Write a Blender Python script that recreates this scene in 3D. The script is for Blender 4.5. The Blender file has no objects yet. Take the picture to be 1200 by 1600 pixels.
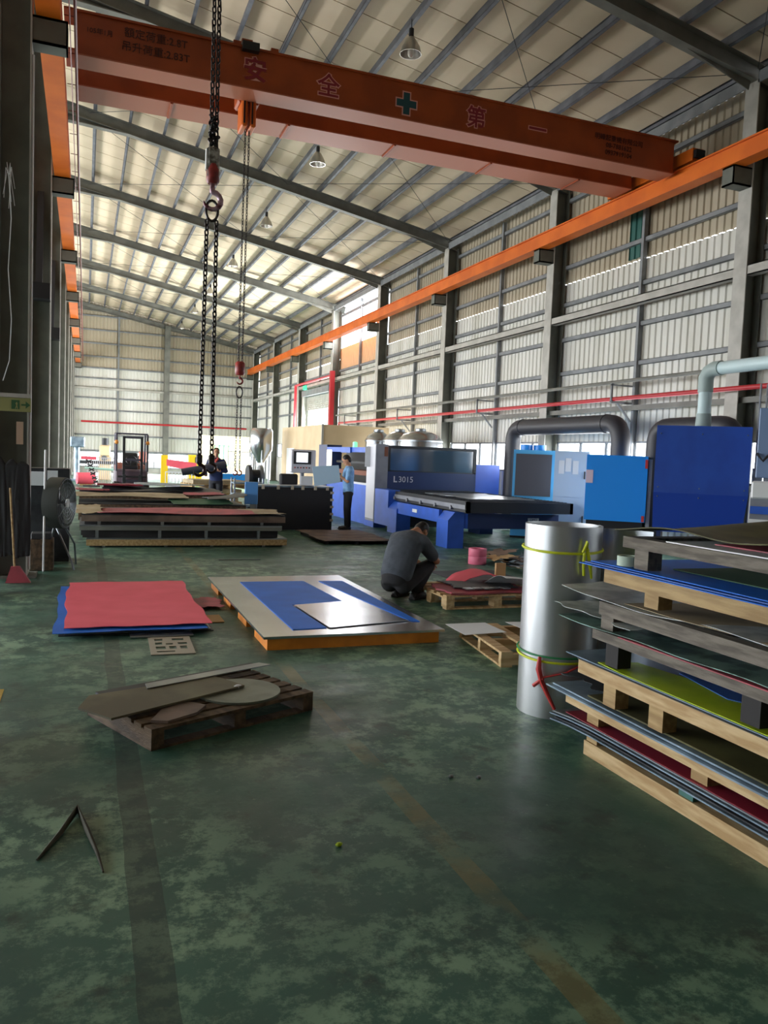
import bpy, math, random
from mathutils import Vector, Matrix
rnd = random.Random(7)
sc = bpy.context.scene
col = sc.collection
PI = math.pi

# ---------------------------------------------------------------- camera
yaw, pit, rol = 0.361069, 0.068701, 0.039705
fw = Vector((math.sin(yaw), math.cos(yaw), 0)); rt = Vector((math.cos(yaw), -math.sin(yaw), 0)); up = Vector((0, 0, 1))
f2 = fw*math.cos(pit) - up*math.sin(pit); u2 = up*math.cos(pit) + fw*math.sin(pit)
r3 = rt*math.cos(rol) + u2*math.sin(rol); u3 = u2*math.cos(rol) - rt*math.sin(rol)
cam = bpy.data.cameras.new('camera'); cam.lens = 28.0; cam.sensor_width = 36; cam.clip_start = .05; cam.clip_end = 400
co = bpy.data.objects.new('camera', cam); col.objects.link(co)
co.matrix_world = Matrix(((r3.x, u3.x, -f2.x, 0), (r3.y, u3.y, -f2.y, 0), (r3.z, u3.z, -f2.z, 1.7), (0, 0, 0, 1)))
sc.camera = co
# ---------------------------------------------------------------- world, lights, exposure
w = bpy.data.worlds.new('world'); sc.world = w; w.use_nodes = True
bg = w.node_tree.nodes['Background']; bg.inputs[0].default_value = (.88, .94, 1, 1); bg.inputs[1].default_value = 6.0
def area(name, loc, rot, sx, sy, power, colr):
    l = bpy.data.lights.new(name, 'AREA'); l.shape = 'RECTANGLE'; l.size = sx; l.size_y = sy; l.energy = power; l.color = colr
    o = bpy.data.objects.new(name, l); col.objects.link(o); o.location = loc; o.rotation_euler = rot
    return o
# daylight through the open left side of the neighbouring bay, the truck door and the wall openings
area('daylight_left_side', (-12.2, 33, 2.5), (0, -PI/2, 0), 4.6, 42, 4300, (.98, .985, 1))
area('daylight_left_side', (-12.2, 6.5, 2.2), (0, -PI/2, 0), 4.0, 9, 65, (.93, .97, 1))
area('daylight_truck_door', (10.9, 39.1, 1.95), (0, PI/2, 0), 3.7, 4.5, 2800, (.95, .98, 1))
area('daylight_wall_opening', (10.95, 32.6, 7.5), (0, PI/2, 0), 1.5, 5.6, 500, (.95, .98, 1))
area('daylight_window_strip', (10.95, 26.3, 1.85), (0, PI/2, 0), .7, 30, 650, (.95, .98, 1))
area('daylight_far_windows', (5.5, 54.2, .75), (-PI/2, 0, 0), 10, .8, 700, (.95, .98, 1))
sc.view_settings.view_transform = 'Standard'; sc.view_settings.look = 'None'; sc.view_settings.gamma = 1
sc.view_settings.use_curve_mapping = False
sc.view_settings.exposure = 0.3

# ---------------------------------------------------------------- materials
MT = {}
def mat(name, c, rough=.6, metal=0.0, c2=None, scale=4.0, detail=6.0, lo=.4, hi=.6, bump=0.0, bscale=40.0, rough2=None, emit=0, alpha=1, trans=0, stretch=None, spec=None):
    if name in MT: return MT[name]
    m = bpy.data.materials.new(name); m.use_nodes = True; nt = m.node_tree; N = nt.nodes; L = nt.links
    b = N['Principled BSDF']; b.inputs['Base Color'].default_value = (*c, 1); b.inputs['Roughness'].default_value = rough; b.inputs['Metallic'].default_value = metal
    if spec is not None: b.inputs['Specular IOR Level'].default_value = spec
    tc = N.new('ShaderNodeTexCoord'); src = tc.outputs['Object']
    if stretch:
        mp = N.new('ShaderNodeMapping'); mp.inputs['Scale'].default_value = stretch; L.new(src, mp.inputs[0]); src = mp.outputs[0]
    if c2 is not None:
        n = N.new('ShaderNodeTexNoise'); n.inputs['Scale'].default_value = scale; n.inputs['Detail'].default_value = detail; L.new(src, n.inputs['Vector'])
        r = N.new('ShaderNodeValToRGB'); r.color_ramp.elements[0].position = lo; r.color_ramp.elements[1].position = hi
        r.color_ramp.elements[0].color = (*c, 1); r.color_ramp.elements[1].color = (*c2, 1)
        L.new(n.outputs['Fac'], r.inputs[0]); L.new(r.outputs[0], b.inputs['Base Color'])
        if rough2 is not None:
            mr = N.new('ShaderNodeMapRange'); mr.inputs['From Min'].default_value = lo; mr.inputs['From Max'].default_value = hi
            mr.inputs['To Min'].default_value = rough; mr.inputs['To Max'].default_value = rough2
            L.new(n.outputs['Fac'], mr.inputs[0]); L.new(mr.outputs[0], b.inputs['Roughness'])
    if bump:
        n2 = N.new('ShaderNodeTexNoise'); n2.inputs['Scale'].default_value = bscale; n2.inputs['Detail'].default_value = 4; L.new(src, n2.inputs['Vector'])
        bp = N.new('ShaderNodeBump'); bp.inputs['Strength'].default_value = bump; bp.inputs['Distance'].default_value = .02
        L.new(n2.outputs['Fac'], bp.inputs['Height']); L.new(bp.outputs[0], b.inputs['Normal'])
    if emit: b.inputs['Emission Color'].default_value = (*c, 1); b.inputs['Emission Strength'].default_value = emit
    if trans: b.inputs['Transmission Weight'].default_value = trans
    if alpha < 1: b.inputs['Alpha'].default_value = alpha
    MT[name] = m; return m
def H(h):  # sRGB hex to linear
    v = [int(h[i:i+2], 16)/255 for i in (0, 2, 4)]
    return tuple(x/12.92 if x <= .04045 else ((x+.055)/1.055)**2.4 for x in v)
M_roof = mat('roof_sheet', H('dccab0'), .8, c2=H('c8b598'), scale=.6, lo=.35, hi=.75)
M_purlin = mat('purlin_grey', H('6d7078'), .6, c2=H('5b5e66'), scale=3)
M_steel = mat('structure_grey', H('77776f'), .6, c2=H('66665f'), scale=2)
M_col = mat('column_grey', H('66685f'), .6, c2=H('585a52'), scale=2)
M_girt = mat('girt_grey', H('85888a'), .55, c2=H('74777a'), scale=3)
M_beam = mat('beam_light', H('b4b1a9'), .6, c2=H('a5a29a'), scale=3)
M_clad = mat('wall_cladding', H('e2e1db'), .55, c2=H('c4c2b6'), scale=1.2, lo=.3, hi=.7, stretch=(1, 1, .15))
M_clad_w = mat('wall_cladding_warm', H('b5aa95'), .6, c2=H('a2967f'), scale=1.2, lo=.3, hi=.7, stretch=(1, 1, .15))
M_cladgreen = mat('cladding_green', H('1f5a52'), .5)
M_cladrefl = mat('cladding_reflection_tint', H('d8b48c'), .6)  # orange reflection of the crane rail put into the panel colour
M_orange = mat('crane_orange', H('a84812'), .5, c2=H('963e0e'), scale=2)
M_orange2 = mat('rail_orange', H('e2701c'), .45, c2=H('d26214'), scale=1.5)
M_red = mat('pipe_red', H('b3242c'), .45)
M_redbr = mat('conductor_red', H('7a2a26'), .5)
M_black = mat('black_paint', (.012, .012, .014), .45)
M_blackm = mat('black_matt', (.018, .018, .02), .8)
M_chain = mat('chain_steel', (.035, .033, .035), .42, .8, c2=(.07, .06, .06), scale=60)
M_white = mat('white_paint', H('e4e6e6'), .5)
M_pvc = mat('pvc_pipe', H('c9dfe2'), .45)
M_pvcj = mat('pvc_joint', H('9fb0ae'), .5)
M_alu = mat('lamp_aluminium', H('b9b6b0'), .3, .8)
M_glassw = mat('bulb_glass', H('e8e4da'), .15)
M_dark = mat('dark_grey', H('2a2c30'), .6)

# ---------------------------------------------------------------- mesh helpers
class MB:
    def __init__(s): s.v = []; s.f = []
    def add(s, vs, fs, M=None):
        o = len(s.v)
        for p in vs:
            p = Vector(p); s.v.append((M @ p) if M else p)
        s.f += [tuple(o+i for i in f) for f in fs]; return s
    def box(s, x0, x1, y0, y1, z0, z1, M=None):
        return s.add([(x0,y0,z0),(x1,y0,z0),(x1,y1,z0),(x0,y1,z0),(x0,y0,z1),(x1,y0,z1),(x1,y1,z1),(x0,y1,z1)],
                     [(0,3,2,1),(4,5,6,7),(0,1,5,4),(1,2,6,5),(2,3,7,6),(3,0,4,7)], M)
    def cbox(s, x0, x1, y0, y1, z0, z1, c=.01, M=None):   # box with chamfered edges
        vs = []; fs = []
        X = (x0, x1); Y = (y0, y1); Z = (z0, z1); idx = {}
        for i in (0, 1):
            for j in (0, 1):
                for k in (0, 1):
                    sx = c if i == 0 else -c; sy = c if j == 0 else -c; sz = c if k == 0 else -c
                    for a in range(3):
                        idx[i,j,k,a] = len(vs)
                        vs.append((X[i]+(0 if a == 0 else sx), Y[j]+(0 if a == 1 else sy), Z[k]+(0 if a == 2 else sz)))
        for i in (0, 1): fs.append([idx[i,j,k,0] for j,k in ((0,0),(1,0),(1,1),(0,1))])
        for j in (0, 1): fs.append([idx[i,j,k,1] for i,k in ((0,0),(1,0),(1,1),(0,1))])
        for k in (0, 1): fs.append([idx[i,j,k,2] for i,j in ((0,0),(1,0),(1,1),(0,1))])
        for i in (0, 1):
            for j in (0, 1): fs.append([idx[i,j,0,0], idx[i,j,1,0], idx[i,j,1,1], idx[i,j,0,1]])
            for k in (0, 1): fs.append([idx[i,0,k,0], idx[i,1,k,0], idx[i,1,k,2], idx[i,0,k,2]])
        for j in (0, 1):
            for k in (0, 1): fs.append([idx[0,j,k,1], idx[1,j,k,1], idx[1,j,k,2], idx[0,j,k,2]])
        for i in (0, 1):
            for j in (0, 1):
                for k in (0, 1): fs.append([idx[i,j,k,0], idx[i,j,k,1], idx[i,j,k,2]])
        return s.add(vs, fs, M)
    def cyl(s, p0, p1, r0, r1=None, n=12, caps=True, M=None):
        r1 = r0 if r1 is None else r1; p0 = Vector(p0); p1 = Vector(p1); d = (p1-p0).normalized()
        a = d.orthogonal().normalized(); b = d.cross(a); vs = []
        for p, r in ((p0, r0), (p1, r1)):
            for i in range(n):
                t = 2*PI*i/n; vs.append(p + a*(r*math.cos(t)) + b*(r*math.sin(t)))
        fs = [(i, (i+1) % n, n+(i+1) % n, n+i) for i in range(n)]
        if caps: fs += [tuple(range(n))[::-1], tuple(range(n, 2*n))]
        return s.add(vs, fs, M)
    def tube(s, path, r, n=8, closed=False, caps=True, M=None, ell=None):
        P = [Vector(p) for p in path]; m = len(P); vs = []; a = None
        for i in range(m):
            if closed: d = P[(i+1) % m]-P[i-1]
            else: d = P[min(i+1, m-1)]-P[max(i-1, 0)]
            d.normalize()
            if a is None: a = d.orthogonal().normalized()
            a = (a - d*a.dot(d)).normalized(); b = d.cross(a)
            rr = r[i] if isinstance(r, (list, tuple)) else r
            for k in range(n):
                t = 2*PI*k/n; vs.append(P[i] + a*(rr*math.cos(t)) + b*(rr*math.sin(t)))
        fs = []
        for i in range(m if closed else m-1):
            j = (i+1) % m
            for k in range(n): fs.append((i*n+k, i*n+(k+1) % n, j*n+(k+1) % n, j*n+k))
        if caps and not closed: fs += [tuple(range(n))[::-1], tuple(range((m-1)*n, m*n))]
        return s.add(vs, fs, M)
    def prism(s, poly, z0, z1, M=None):   # poly in xy
        n = len(poly); vs = [(x, y, z0) for x, y in poly] + [(x, y, z1) for x, y in poly]
        fs = [tuple(range(n))[::-1], tuple(range(n, 2*n))] + [(i, (i+1) % n, n+(i+1) % n, n+i) for i in range(n)]
        return s.add(vs, fs, M)
    def lathe(s, prof, c=(0, 0, 0), n=20, M=None):   # prof: list of (r,z)
        vs = []; m = len(prof)
        for r, z in prof:
            for k in range(n):
                t = 2*PI*k/n; vs.append((c[0]+r*math.cos(t), c[1]+r*math.sin(t), c[2]+z))
        fs = [(i*n+k, i*n+(k+1) % n, (i+1)*n+(k+1) % n, (i+1)*n+k) for i in range(m-1) for k in range(n)]
        return s.add(vs, fs, M)
    def ball(s, c, r, n=10, m=7, M=None):
        r = r if isinstance(r, (list, tuple)) else (r, r, r); vs = [(c[0], c[1], c[2]-r[2])]; fs = []
        for i in range(1, m):
            p = -PI/2+PI*i/m
            for k in range(n):
                t = 2*PI*k/n; vs.append((c[0]+r[0]*math.cos(p)*math.cos(t), c[1]+r[1]*math.cos(p)*math.sin(t), c[2]+r[2]*math.sin(p)))
        vs.append((c[0], c[1], c[2]+r[2]))
        for k in range(n): fs.append((0, 1+(k+1) % n, 1+k)); fs.append((len(vs)-1, 1+(m-2)*n+k, 1+(m-2)*n+(k+1) % n))
        for i in range(m-2):
            for k in range(n): fs.append((1+i*n+k, 1+i*n+(k+1) % n, 1+(i+1)*n+(k+1) % n, 1+(i+1)*n+k))
        return s.add(vs, fs, M)
    def mesh(s, name, m=None, smooth=None):
        me = bpy.data.meshes.new(name); me.from_pydata([tuple(v) for v in s.v], [], s.f); me.validate(); me.update()
        if m: me.materials.append(m)
        if smooth is not None:
            for p in me.polygons: p.use_smooth = True
            me.set_sharp_from_angle(angle=math.radians(smooth))
        return me
    def build(s, name, m, parent=None, smooth=None, label=None):
        return obj(name, s.mesh(name, m, smooth), parent, label)
def obj(name, me, parent=None, label=None):
    o = bpy.data.objects.new(name, me); col.objects.link(o)
    if parent: o.parent = parent
    if label: o['label'] = label
    return o
def tag(o, label, cat, group=None):
    o['label'] = label; o['category'] = cat
    if group: o['group'] = group
    return o
def struct(o): o['kind'] = 'structure'; return o
def thing(name, label, cat, loc=(0, 0, 0), rotz=0, group=None):
    o = bpy.data.objects.new(name, None); o.empty_display_size = .1; col.objects.link(o)
    o.location = loc; o.rotation_euler = (0, 0, rotz)
    return tag(o, label, cat, group)
def copy_tree(o, parent=None):
    c = o.copy(); col.objects.link(c)
    if parent: c.parent = parent
    for ch in list(o.children): copy_tree(ch, c)
    return c
def B(*a): return MB().box(*a)
def CB(*a): return MB().cbox(*a)
def rotm(c, rx=0, ry=0, rz=0):
    return Matrix.Translation(Vector(c)) @ Matrix.Rotation(rz, 4, 'Z') @ Matrix.Rotation(ry, 4, 'Y') @ Matrix.Rotation(rx, 4, 'X')
def text(name, body, parent, loc, size, m, rot=(PI/2, 0, 0), ext=.002, align='CENTER', sx=1.0, bold=0.0, spacing=1.0):
    c = bpy.data.curves.new(name, 'FONT'); c.body = body; c.size = size; c.extrude = ext; c.offset = bold
    c.align_x = align; c.align_y = 'CENTER'; c.space_line = spacing; c.resolution_u = 3
    t = bpy.data.objects.new(name, c); col.objects.link(t)
    me = bpy.data.meshes.new_from_object(t.evaluated_get(bpy.context.evaluated_depsgraph_get()))
    bpy.data.objects.remove(t); bpy.data.curves.remove(c)
    me.materials.clear(); me.materials.append(m)
    o = obj(name, me, parent); o.location = loc; o.rotation_euler = rot; o.scale = (sx, 1, 1)
    return o

# ================================================================= THE HALL
BAY = 6.16; Y0 = 11.07
FR = [Y0+BAY*k for k in range(-3, 8)]          # frame centre lines
YN, YF = FR[0]-.3, 54.45
def roofz(x):   # underside of the purlins
    return 10.62-.187*x if x > -.8 else 10.77+.187*(x+.8)
# ---- floor
def floor_material():
    m = bpy.data.materials.new('worn_green_floor'); m.use_nodes = True; nt = m.node_tree; N = nt.nodes; L = nt.links; b = N['Principled BSDF']
    tc = N.new('ShaderNodeTexCoord'); P = tc.outputs['Object']
    def noise(scale, det, rough=.6, dist=0.0):
        n = N.new('ShaderNodeTexNoise'); n.inputs['Scale'].default_value = scale; n.inputs['Detail'].default_value = det
        n.inputs['Roughness'].default_value = rough; n.inputs['Distortion'].default_value = dist; L.new(P, n.inputs['Vector']); return n.outputs['Fac']
    def ramp(fac, stops):
        r = N.new('ShaderNodeValToRGB'); e = r.color_ramp.elements
        while len(e) < len(stops): e.new(.5)
        for i, (p, c) in enumerate(stops): e[i].position = p; e[i].color = (*c, 1)
        L.new(fac, r.inputs[0]); return r.outputs[0]
    def mix(fac, a, c):
        x = N.new('ShaderNodeMix'); x.data_type = 'RGBA'
        L.new(fac, x.inputs[0])
        for s, v in ((6, a), (7, c)):
            if isinstance(v, tuple): x.inputs[s].default_value = (*v, 1)
            else: L.new(v, x.inputs[s])
        return x.outputs[2]
    def math_(op, a, c=0.0):
        x = N.new('ShaderNodeMath'); x.operation = op
        for s, v in ((0, a), (1, c)):
            if isinstance(v, (int, float)): x.inputs[s].default_value = v
            else: L.new(v, x.inputs[s])
        return x.outputs[0]
    g0, g1, g2 = H('284a40'), H('3c6a5b'), H('80a286')
    big = ramp(noise(.55, 3), [(.35, g0), (.65, g1)])
    patch = math_('MULTIPLY', ramp(noise(4.2, 12, .78), [(.475, (0, 0, 0)), (.56, (1, 1, 1))]), ramp(noise(.5, 2), [(.4, (.1, .1, .1)), (.6, (1, 1, 1))]))
    c = mix(patch, big, g2)
    dark = ramp(noise(3.1, 8, .7), [(.56, (0, 0, 0)), (.66, (1, 1, 1))])
    c = mix(math_('MULTIPLY', dark, .7), c, H('22352f'))
    sp = ramp(noise(18, 8, .75), [(.60, (0, 0, 0)), (.70, (1, 1, 1))])
    c = mix(math_('MULTIPLY', sp, .45), c, H('93a792'))
    sx = N.new('ShaderNodeSeparateXYZ'); L.new(P, sx.inputs[0])
    wob = math_('MULTIPLY', math_('SUBTRACT', noise(1.2, 3), .5), .05)
    X = math_('ADD', sx.outputs[0], wob)
    def band(x0, x1):
        return math_('MULTIPLY', math_('GREATER_THAN', X, x0), math_('LESS_THAN', X, x1))
    c = mix(math_('MULTIPLY', band(.175, .30), .62), c, H('1d332f'))        # darker repainted stripe
    ywear = ramp(noise(2.2, 6), [(.40, (0, 0, 0)), (.6, (1, 1, 1))])
    c = mix(math_('MULTIPLY', math_('MULTIPLY', band(1.46, 1.57), ywear), .55), c, H('7d7040'))   # worn yellow line
    joint = math_('LESS_THAN', math_('ABSOLUTE', math_('SUBTRACT', math_('FRACT', math_('DIVIDE', math_('ADD', sx.outputs[1], .35), 6.0)), .0)), .0012)
    c = mix(math_('MULTIPLY', joint, .8), c, (.01, .015, .012))
    L.new(c, b.inputs['Base Color'])
    rr = N.new('ShaderNodeMapRange'); rr.inputs['From Min'].default_value = .3; rr.inputs['From Max'].default_value = .7
    rr.inputs['To Min'].default_value = .34; rr.inputs['To Max'].default_value = .62
    L.new(noise(1.8, 8, .7), rr.inputs[0]); L.new(rr.outputs[0], b.inputs['Roughness'])
    bp = N.new('ShaderNodeBump'); bp.inputs['Strength'].default_value = .12; bp.inputs['Distance'].default_value = .01
    L.new(noise(9, 6), bp.inputs['Height']); L.new(bp.outputs[0], b.inputs['Normal'])
    return m
M_floor = floor_material()
fl = struct(B(-12.6, 11.15, YN-.2, YF+.2, -.15, 0).build('floor', M_floor)); fl['label'] = 'worn dark green painted concrete hall floor'
gr = struct(B(-60, 60, -40, 110, -.4, -.16).build('ground', mat('yard_concrete', H('a5a39b'), .9, c2=H('8f8d86'), scale=.4))); gr['label'] = 'pale concrete yard outside the hall'

# ---- ceiling: panels, purlins, rafters
def I_beam(mb, M, length, h, b, tf=.018, tw=.014):   # along local x, z up, top at 0
    mb.box(0, length, -b/2, b/2, -tf, 0, M); mb.box(0, length, -b/2, b/2, -h, -h+tf, M); mb.box(0, length, -tw/2, tw/2, -h, 0, M)
ce = struct(bpy.data.objects.new('ceiling', None)); col.objects.link(ce); ce['label'] = 'high sloping roof of beige sheets on grey purlins'
npan = 61; pw = (YF-YN)/npan; slope = math.atan(.187)
pm = MB(); L_ = 12.05/math.cos(slope)
pm.box(0, L_, .012, pw-.012, .19, .215, Matrix.Rotation(slope, 4, 'Y')); pme = pm.mesh('roof_panel', M_roof)
for i in range(npan):
    o = obj('roof_panel', pme, ce); o.location = (-.8, YN+i*pw, roofz(-.79))
o = B(0, L_+.1, YN, YF, .225, .25).build('roof_deck', M_purlin, ce); o.location = (-.8, 0, roofz(-.79)); o.rotation_euler = (0, slope, 0)
o = B(0, 12.2, YN, YF, .19, .25).build('roof_slope', M_roof, ce); o.matrix_local = Matrix.Translation((-.8, 0, roofz(-.79))) @ Matrix.Rotation(PI, 4, 'Z') @ Matrix.Translation((0, -YN-YF, 0)) @ Matrix.Rotation(slope, 4, 'Y')
pu = MB(); pu.box(-.035, .035, YN, YF, .14, .188); pu.box(-.035, -.027, YN, YF, 0, .188); pu.box(-.035, .035, YN, YF, 0, .012); pu.box(.027, .035, YN, YF, 0, .03)
pume = pu.mesh('purlin', M_purlin)
for i in range(13):
    x = .13+.895*i
    o = obj('purlin', pume, ce); o.location = (x, 0, roofz(x)+.005); o.rotation_euler = (0, slope, 0)
for i in range(6):
    x = -1.5-1.9*i
    o = obj('purlin', pume, ce); o.location = (x, 0, roofz(x)+.005); o.rotation_euler = (0, -slope, 0)
rf = MB(); I_beam(rf, None, 12.0/math.cos(slope), .3, .2)
rf.prism([(0, -.3), (1.9, -.3), (0, -.52)], -.008, .008, Matrix.Rotation(PI/2, 4, 'X')); rf.box(0, 1.92, -.1, .1, -.02, 0, Matrix.Translation((0, 0, -.50)) @ Matrix.Rotation(-math.atan(.22/1.9), 4, 'Y'))
rf.prism([(11.6, -.3), (10.2, -.3), (11.6, -.45)], -.008, .008, Matrix.Rotation(PI/2, 4, 'X'))
rfme = rf.mesh('rafter', M_steel)
for y in FR:
    o = obj('rafter', rfme, ce); o.location = (-.8, y, roofz(-.79)); o.rotation_euler = (0, slope, 0)
    o = obj('rafter', rfme, ce); o.location = (-.8, y, roofz(-.79)); o.rotation_euler = (0, slope, PI)
# roof tie rods and bracing wires
for k in range(len(FR)-1):
    a, c = FR[k], FR[k+1]
    for (xa, xb) in ((0, 5.4), (5.4, 0), (5.4, 10.6), (10.6, 5.4)):
        MB().cyl((xa, a+.1, roofz(xa)-.12), (xb, c-.1, roofz(xb)-.12), .007, n=5).build('tie_rod', M_dark, ce)

# ---- columns
def column(y, side):
    x = 10.6 if side > 0 else -.66
    o = thing('column', 'LBL', 'column', (x, y, 0), 0, 'right wall columns' if side > 0 else 'columns between the bays')
    ztop = roofz(x)-.3
    s = side
    m = MB(); h = .36
    MB().box(0, .02*s, -.15, .15, 0, ztop).build('inner_flange', M_beam, o); m.box((h-.02)*s, h*s, -.15, .15, 0, ztop); m.box(.02*s, (h-.02)*s, -.008, .008, 0, ztop)  # inner flange coloured paler than the shaft to stand for its lit side
    m.build('shaft', M_col, o)
    b = MB(); b.box(-.40*s, 0, -.13, .13, 6.84, 6.87); b.box(-.40*s, 0, -.13, .13, 6.55, 6.58); b.box(-.40*s, 0, -.13, -.11, 6.55, 6.87); b.box(-.40*s, -.38*s, -.13, .13, 6.55, 6.87); b.build('bracket', M_col, o)
    B(-.1, .42, -.22, .22, 0, .03).build('base_plate', M_col, o) if s > 0 else B(-.42, .1, -.22, .22, 0, .03).build('base_plate', M_col, o)
    return o
near = {-3: 'behind the camera end wall', -2: 'second from the back end wall', -1: 'next after the pile of pallets'}
behindR = ['in the back corner of the hall', 'second from the hall back wall', 'beside the pallet pile out of aisle', 'behind the tall navy blue box', 'behind the bright blue cabinet and dark duct', 'behind the stainless tanks', 'beside the high daylight opening, near edge', 'between the daylight opening and the truck door', 'on the far side of the truck door', 'second last before the far wall', 'in the corner with the far wall']
behindL = ['at the back wall between the bays', 'second from the back wall between the bays', 'third from the back wall between the bays', 'carrying the green exit sign', 'next beyond the column with the exit sign', 'second beyond the column with the exit sign', 'third beyond the column with the exit sign', 'fourth beyond the column with the exit sign', 'fifth beyond the column with the exit sign', 'second last before the far wall between the bays', 'against the far wall between the bays']
for k, y in enumerate(FR):
    c = column(y+.0, 1); c['label'] = 'grey steel wall column '+behindR[k]
    c = column(y+.0, -1); c['label'] = 'grey steel column '+behindL[k]
    if k in (4, 5):
        m = MB(); m.box(-.06, .06, -.05, .05, 0, 1.9, rotm((-.2, -.42, 4.7), -.22, .0, 0)); m.build('knee_brace', M_dark, c); B(-.3, .0, -.5, -.15, 4.45, 4.75).build('brace_plate', M_black, c)

# ---- crane rails
def rail(name, x, label):
    t = thing(name, label, 'crane rail', (x, 0, 6.87))
    m = MB(); m.box(-.14, .14, YN+.4, YF-.3, 0, .025); m.box(-.14, .14, YN+.4, YF-.3, .305, .33); m.box(-.09, .09, YN+.4, YF-.3, .025, .305)
    m.build('beam', M_orange2, t)
    B(-.03, .03, YN+.4, YF-.3, .33, .37).build('rail_bar', M_dark, t)
    return t
rail('crane_rail', 10.3, 'long orange crane rail beam along the right wall columns')
lr = rail('crane_rail', -.48, 'long orange crane rail beam on the columns between bays')
m = MB()
for yy in range(-6, 54, 1): m.cyl((.17, yy, .1), (.30, yy, .1), .006, n=5)
m.cyl((.30, YN+1, .1), (.30, YF-.5, .1), .02, n=6); m.cyl((.24, YN+1, .0), (.24, YF-.5, .0), .008, n=5)
m.build('conductor_bar', M_redbr, lr)
rail('crane_rail', -1.3, 'orange crane rail beam of the neighbouring bay')

# ---- corrugated cladding
def corr(u0, u1, z0, z1, pitch=.19, depth=.028):
    """vertical ribbed sheet along u; returns list of (u,d) profile"""
    pr = []; u = u0
    while u < u1-.001:
        for du, d in ((0, 0), (.55, 0), (.66, 1), (.89, 1)):
            uu = u+du*pitch
            if uu < u1: pr.append((uu, d*depth))
        u += pitch
    pr.append((u1, 0))
    return pr
def clad(name, parent, m, axis, u0, u1, z0, z1, at):
    pr = corr(u0, u1, z0, z1); mb = MB(); n = len(pr); vs = []
    for z in (z0, z1):
        for u, d in pr: vs.append((at+d, u, z) if axis == 'x' else (u, at+d, z))
    mb.add(vs, [(i, i+1, n+i+1, n+i) for i in range(n-1)])
    return mb.build(name, m, parent)
WX = 11.02
wr = struct(bpy.data.objects.new('wall_right', None)); col.objects.link(wr); wr['label'] = 'right wall of ribbed pale steel sheets on grey girts'
for k in range(len(FR)-1):
    a, c = FR[k], FR[k+1]; mid = (a+c)/2
    hi_open = abs(a-(Y0+BAY*3)) < .1      # bright opening above
    door = abs(a-(Y0+BAY*4)) < .1
    for u0, u1 in ((a, mid), (mid, c)):
        if door and u0 == a or door:
            clad('cladding_panel', wr, M_clad, 'x', u0, u1, 4.75, 6.10, WX)
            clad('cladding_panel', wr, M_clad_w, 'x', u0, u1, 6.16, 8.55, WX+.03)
            if u1 == c: clad('cladding_panel', wr, M_clad, 'x', a+4.85+.55, c, 0, 4.75, WX)
            continue
        clad('cladding_panel', wr, M_clad, 'x', u0, u1, 0, 1.45, WX)
        clad('cladding_panel', wr, M_clad, 'x', u0, u1, 2.25, 5.6 if hi_open else 6.10, WX)
        if hi_open: clad('cladding_panel', wr, M_cladrefl, 'x', u0, u1, 5.6, 6.62, WX)
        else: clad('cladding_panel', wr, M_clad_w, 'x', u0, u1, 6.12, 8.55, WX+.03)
clad('cladding_patch', wr, M_cladgreen, 'x', 14.16, 14.72, 6.16, 7.6, WX-.02)
for z in (3.91, 4.73, 5.58, 6.48, 7.5, 8.08):
    for k in range(len(FR)-1):
        a, c = FR[k]+.16, FR[k+1]-.16
        if z in (6.48, 7.5, 8.08) and abs(FR[k]-(Y0+BAY*3)) < .1 and z < 8: continue
        if z < 4.7 and abs(FR[k]-(Y0+BAY*4)) < .1: continue
        g = MB(); g.box(WX-.08, WX-.072, a, c, z-.05, z+.05); g.box(WX-.08, WX-.01, a, c, z+.042, z+.05); g.box(WX-.08, WX-.01, a, c, z-.05, z-.042)
        g.build('girt', M_girt, wr)
for k in range(len(FR)-1):
    a, c = FR[k]+.12, FR[k+1]-.12; mid = (a+c)/2
    g = MB(); g.box(10.62, 10.64, a, c, 5.07, 5.25); g.box(10.62, 10.78, a, c, 5.23, 5.25); g.box(10.62, 10.78, a, c, 5.07, 5.09); g.build('tie_beam', M_beam, wr)
    g = MB(); g.box(10.60, 10.62, a, c, 8.28, 8.50); g.box(10.60, 10.74, a, c, 8.48, 8.50); g.build('eave_beam', M_girt, wr)
    B(WX-.12, WX-.02, mid-.04, mid+.04, 0 if k != 7 else 4.8, 8.4).build('wall_post', M_girt, wr)
# window strips in the right wall
M_pane = mat('frosted_pane', H('eef3f5'), .4, alpha=.25)
for k in range(len(FR)-1):
    a, c = FR[k]+.1, FR[k+1]-.1
    if abs(FR[k]-(Y0+BAY*4)) < .1: continue
    wd = struct(bpy.data.objects.new('window_%d' % (k+1), None)); col.objects.link(wd)
    f = MB(); n = 6
    for z in (1.45, 2.21): f.box(WX-.03, WX+.03, a, c, z, z+.04)
    for i in range(n+1): yy = a+(c-a)*i/n; f.box(WX-.03, WX+.03, yy-.02, yy+.02, 1.49, 2.21)
    f.build('window_frame', M_girt, wd)
    for i in range(n):
        y1 = a+(c-a)*i/n+.02; y2 = a+(c-a)*(i+1)/n-.02
        B(WX-.004, WX+.004, y1, y2, 1.49, 2.21).build('pane', M_pane, wd)
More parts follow.
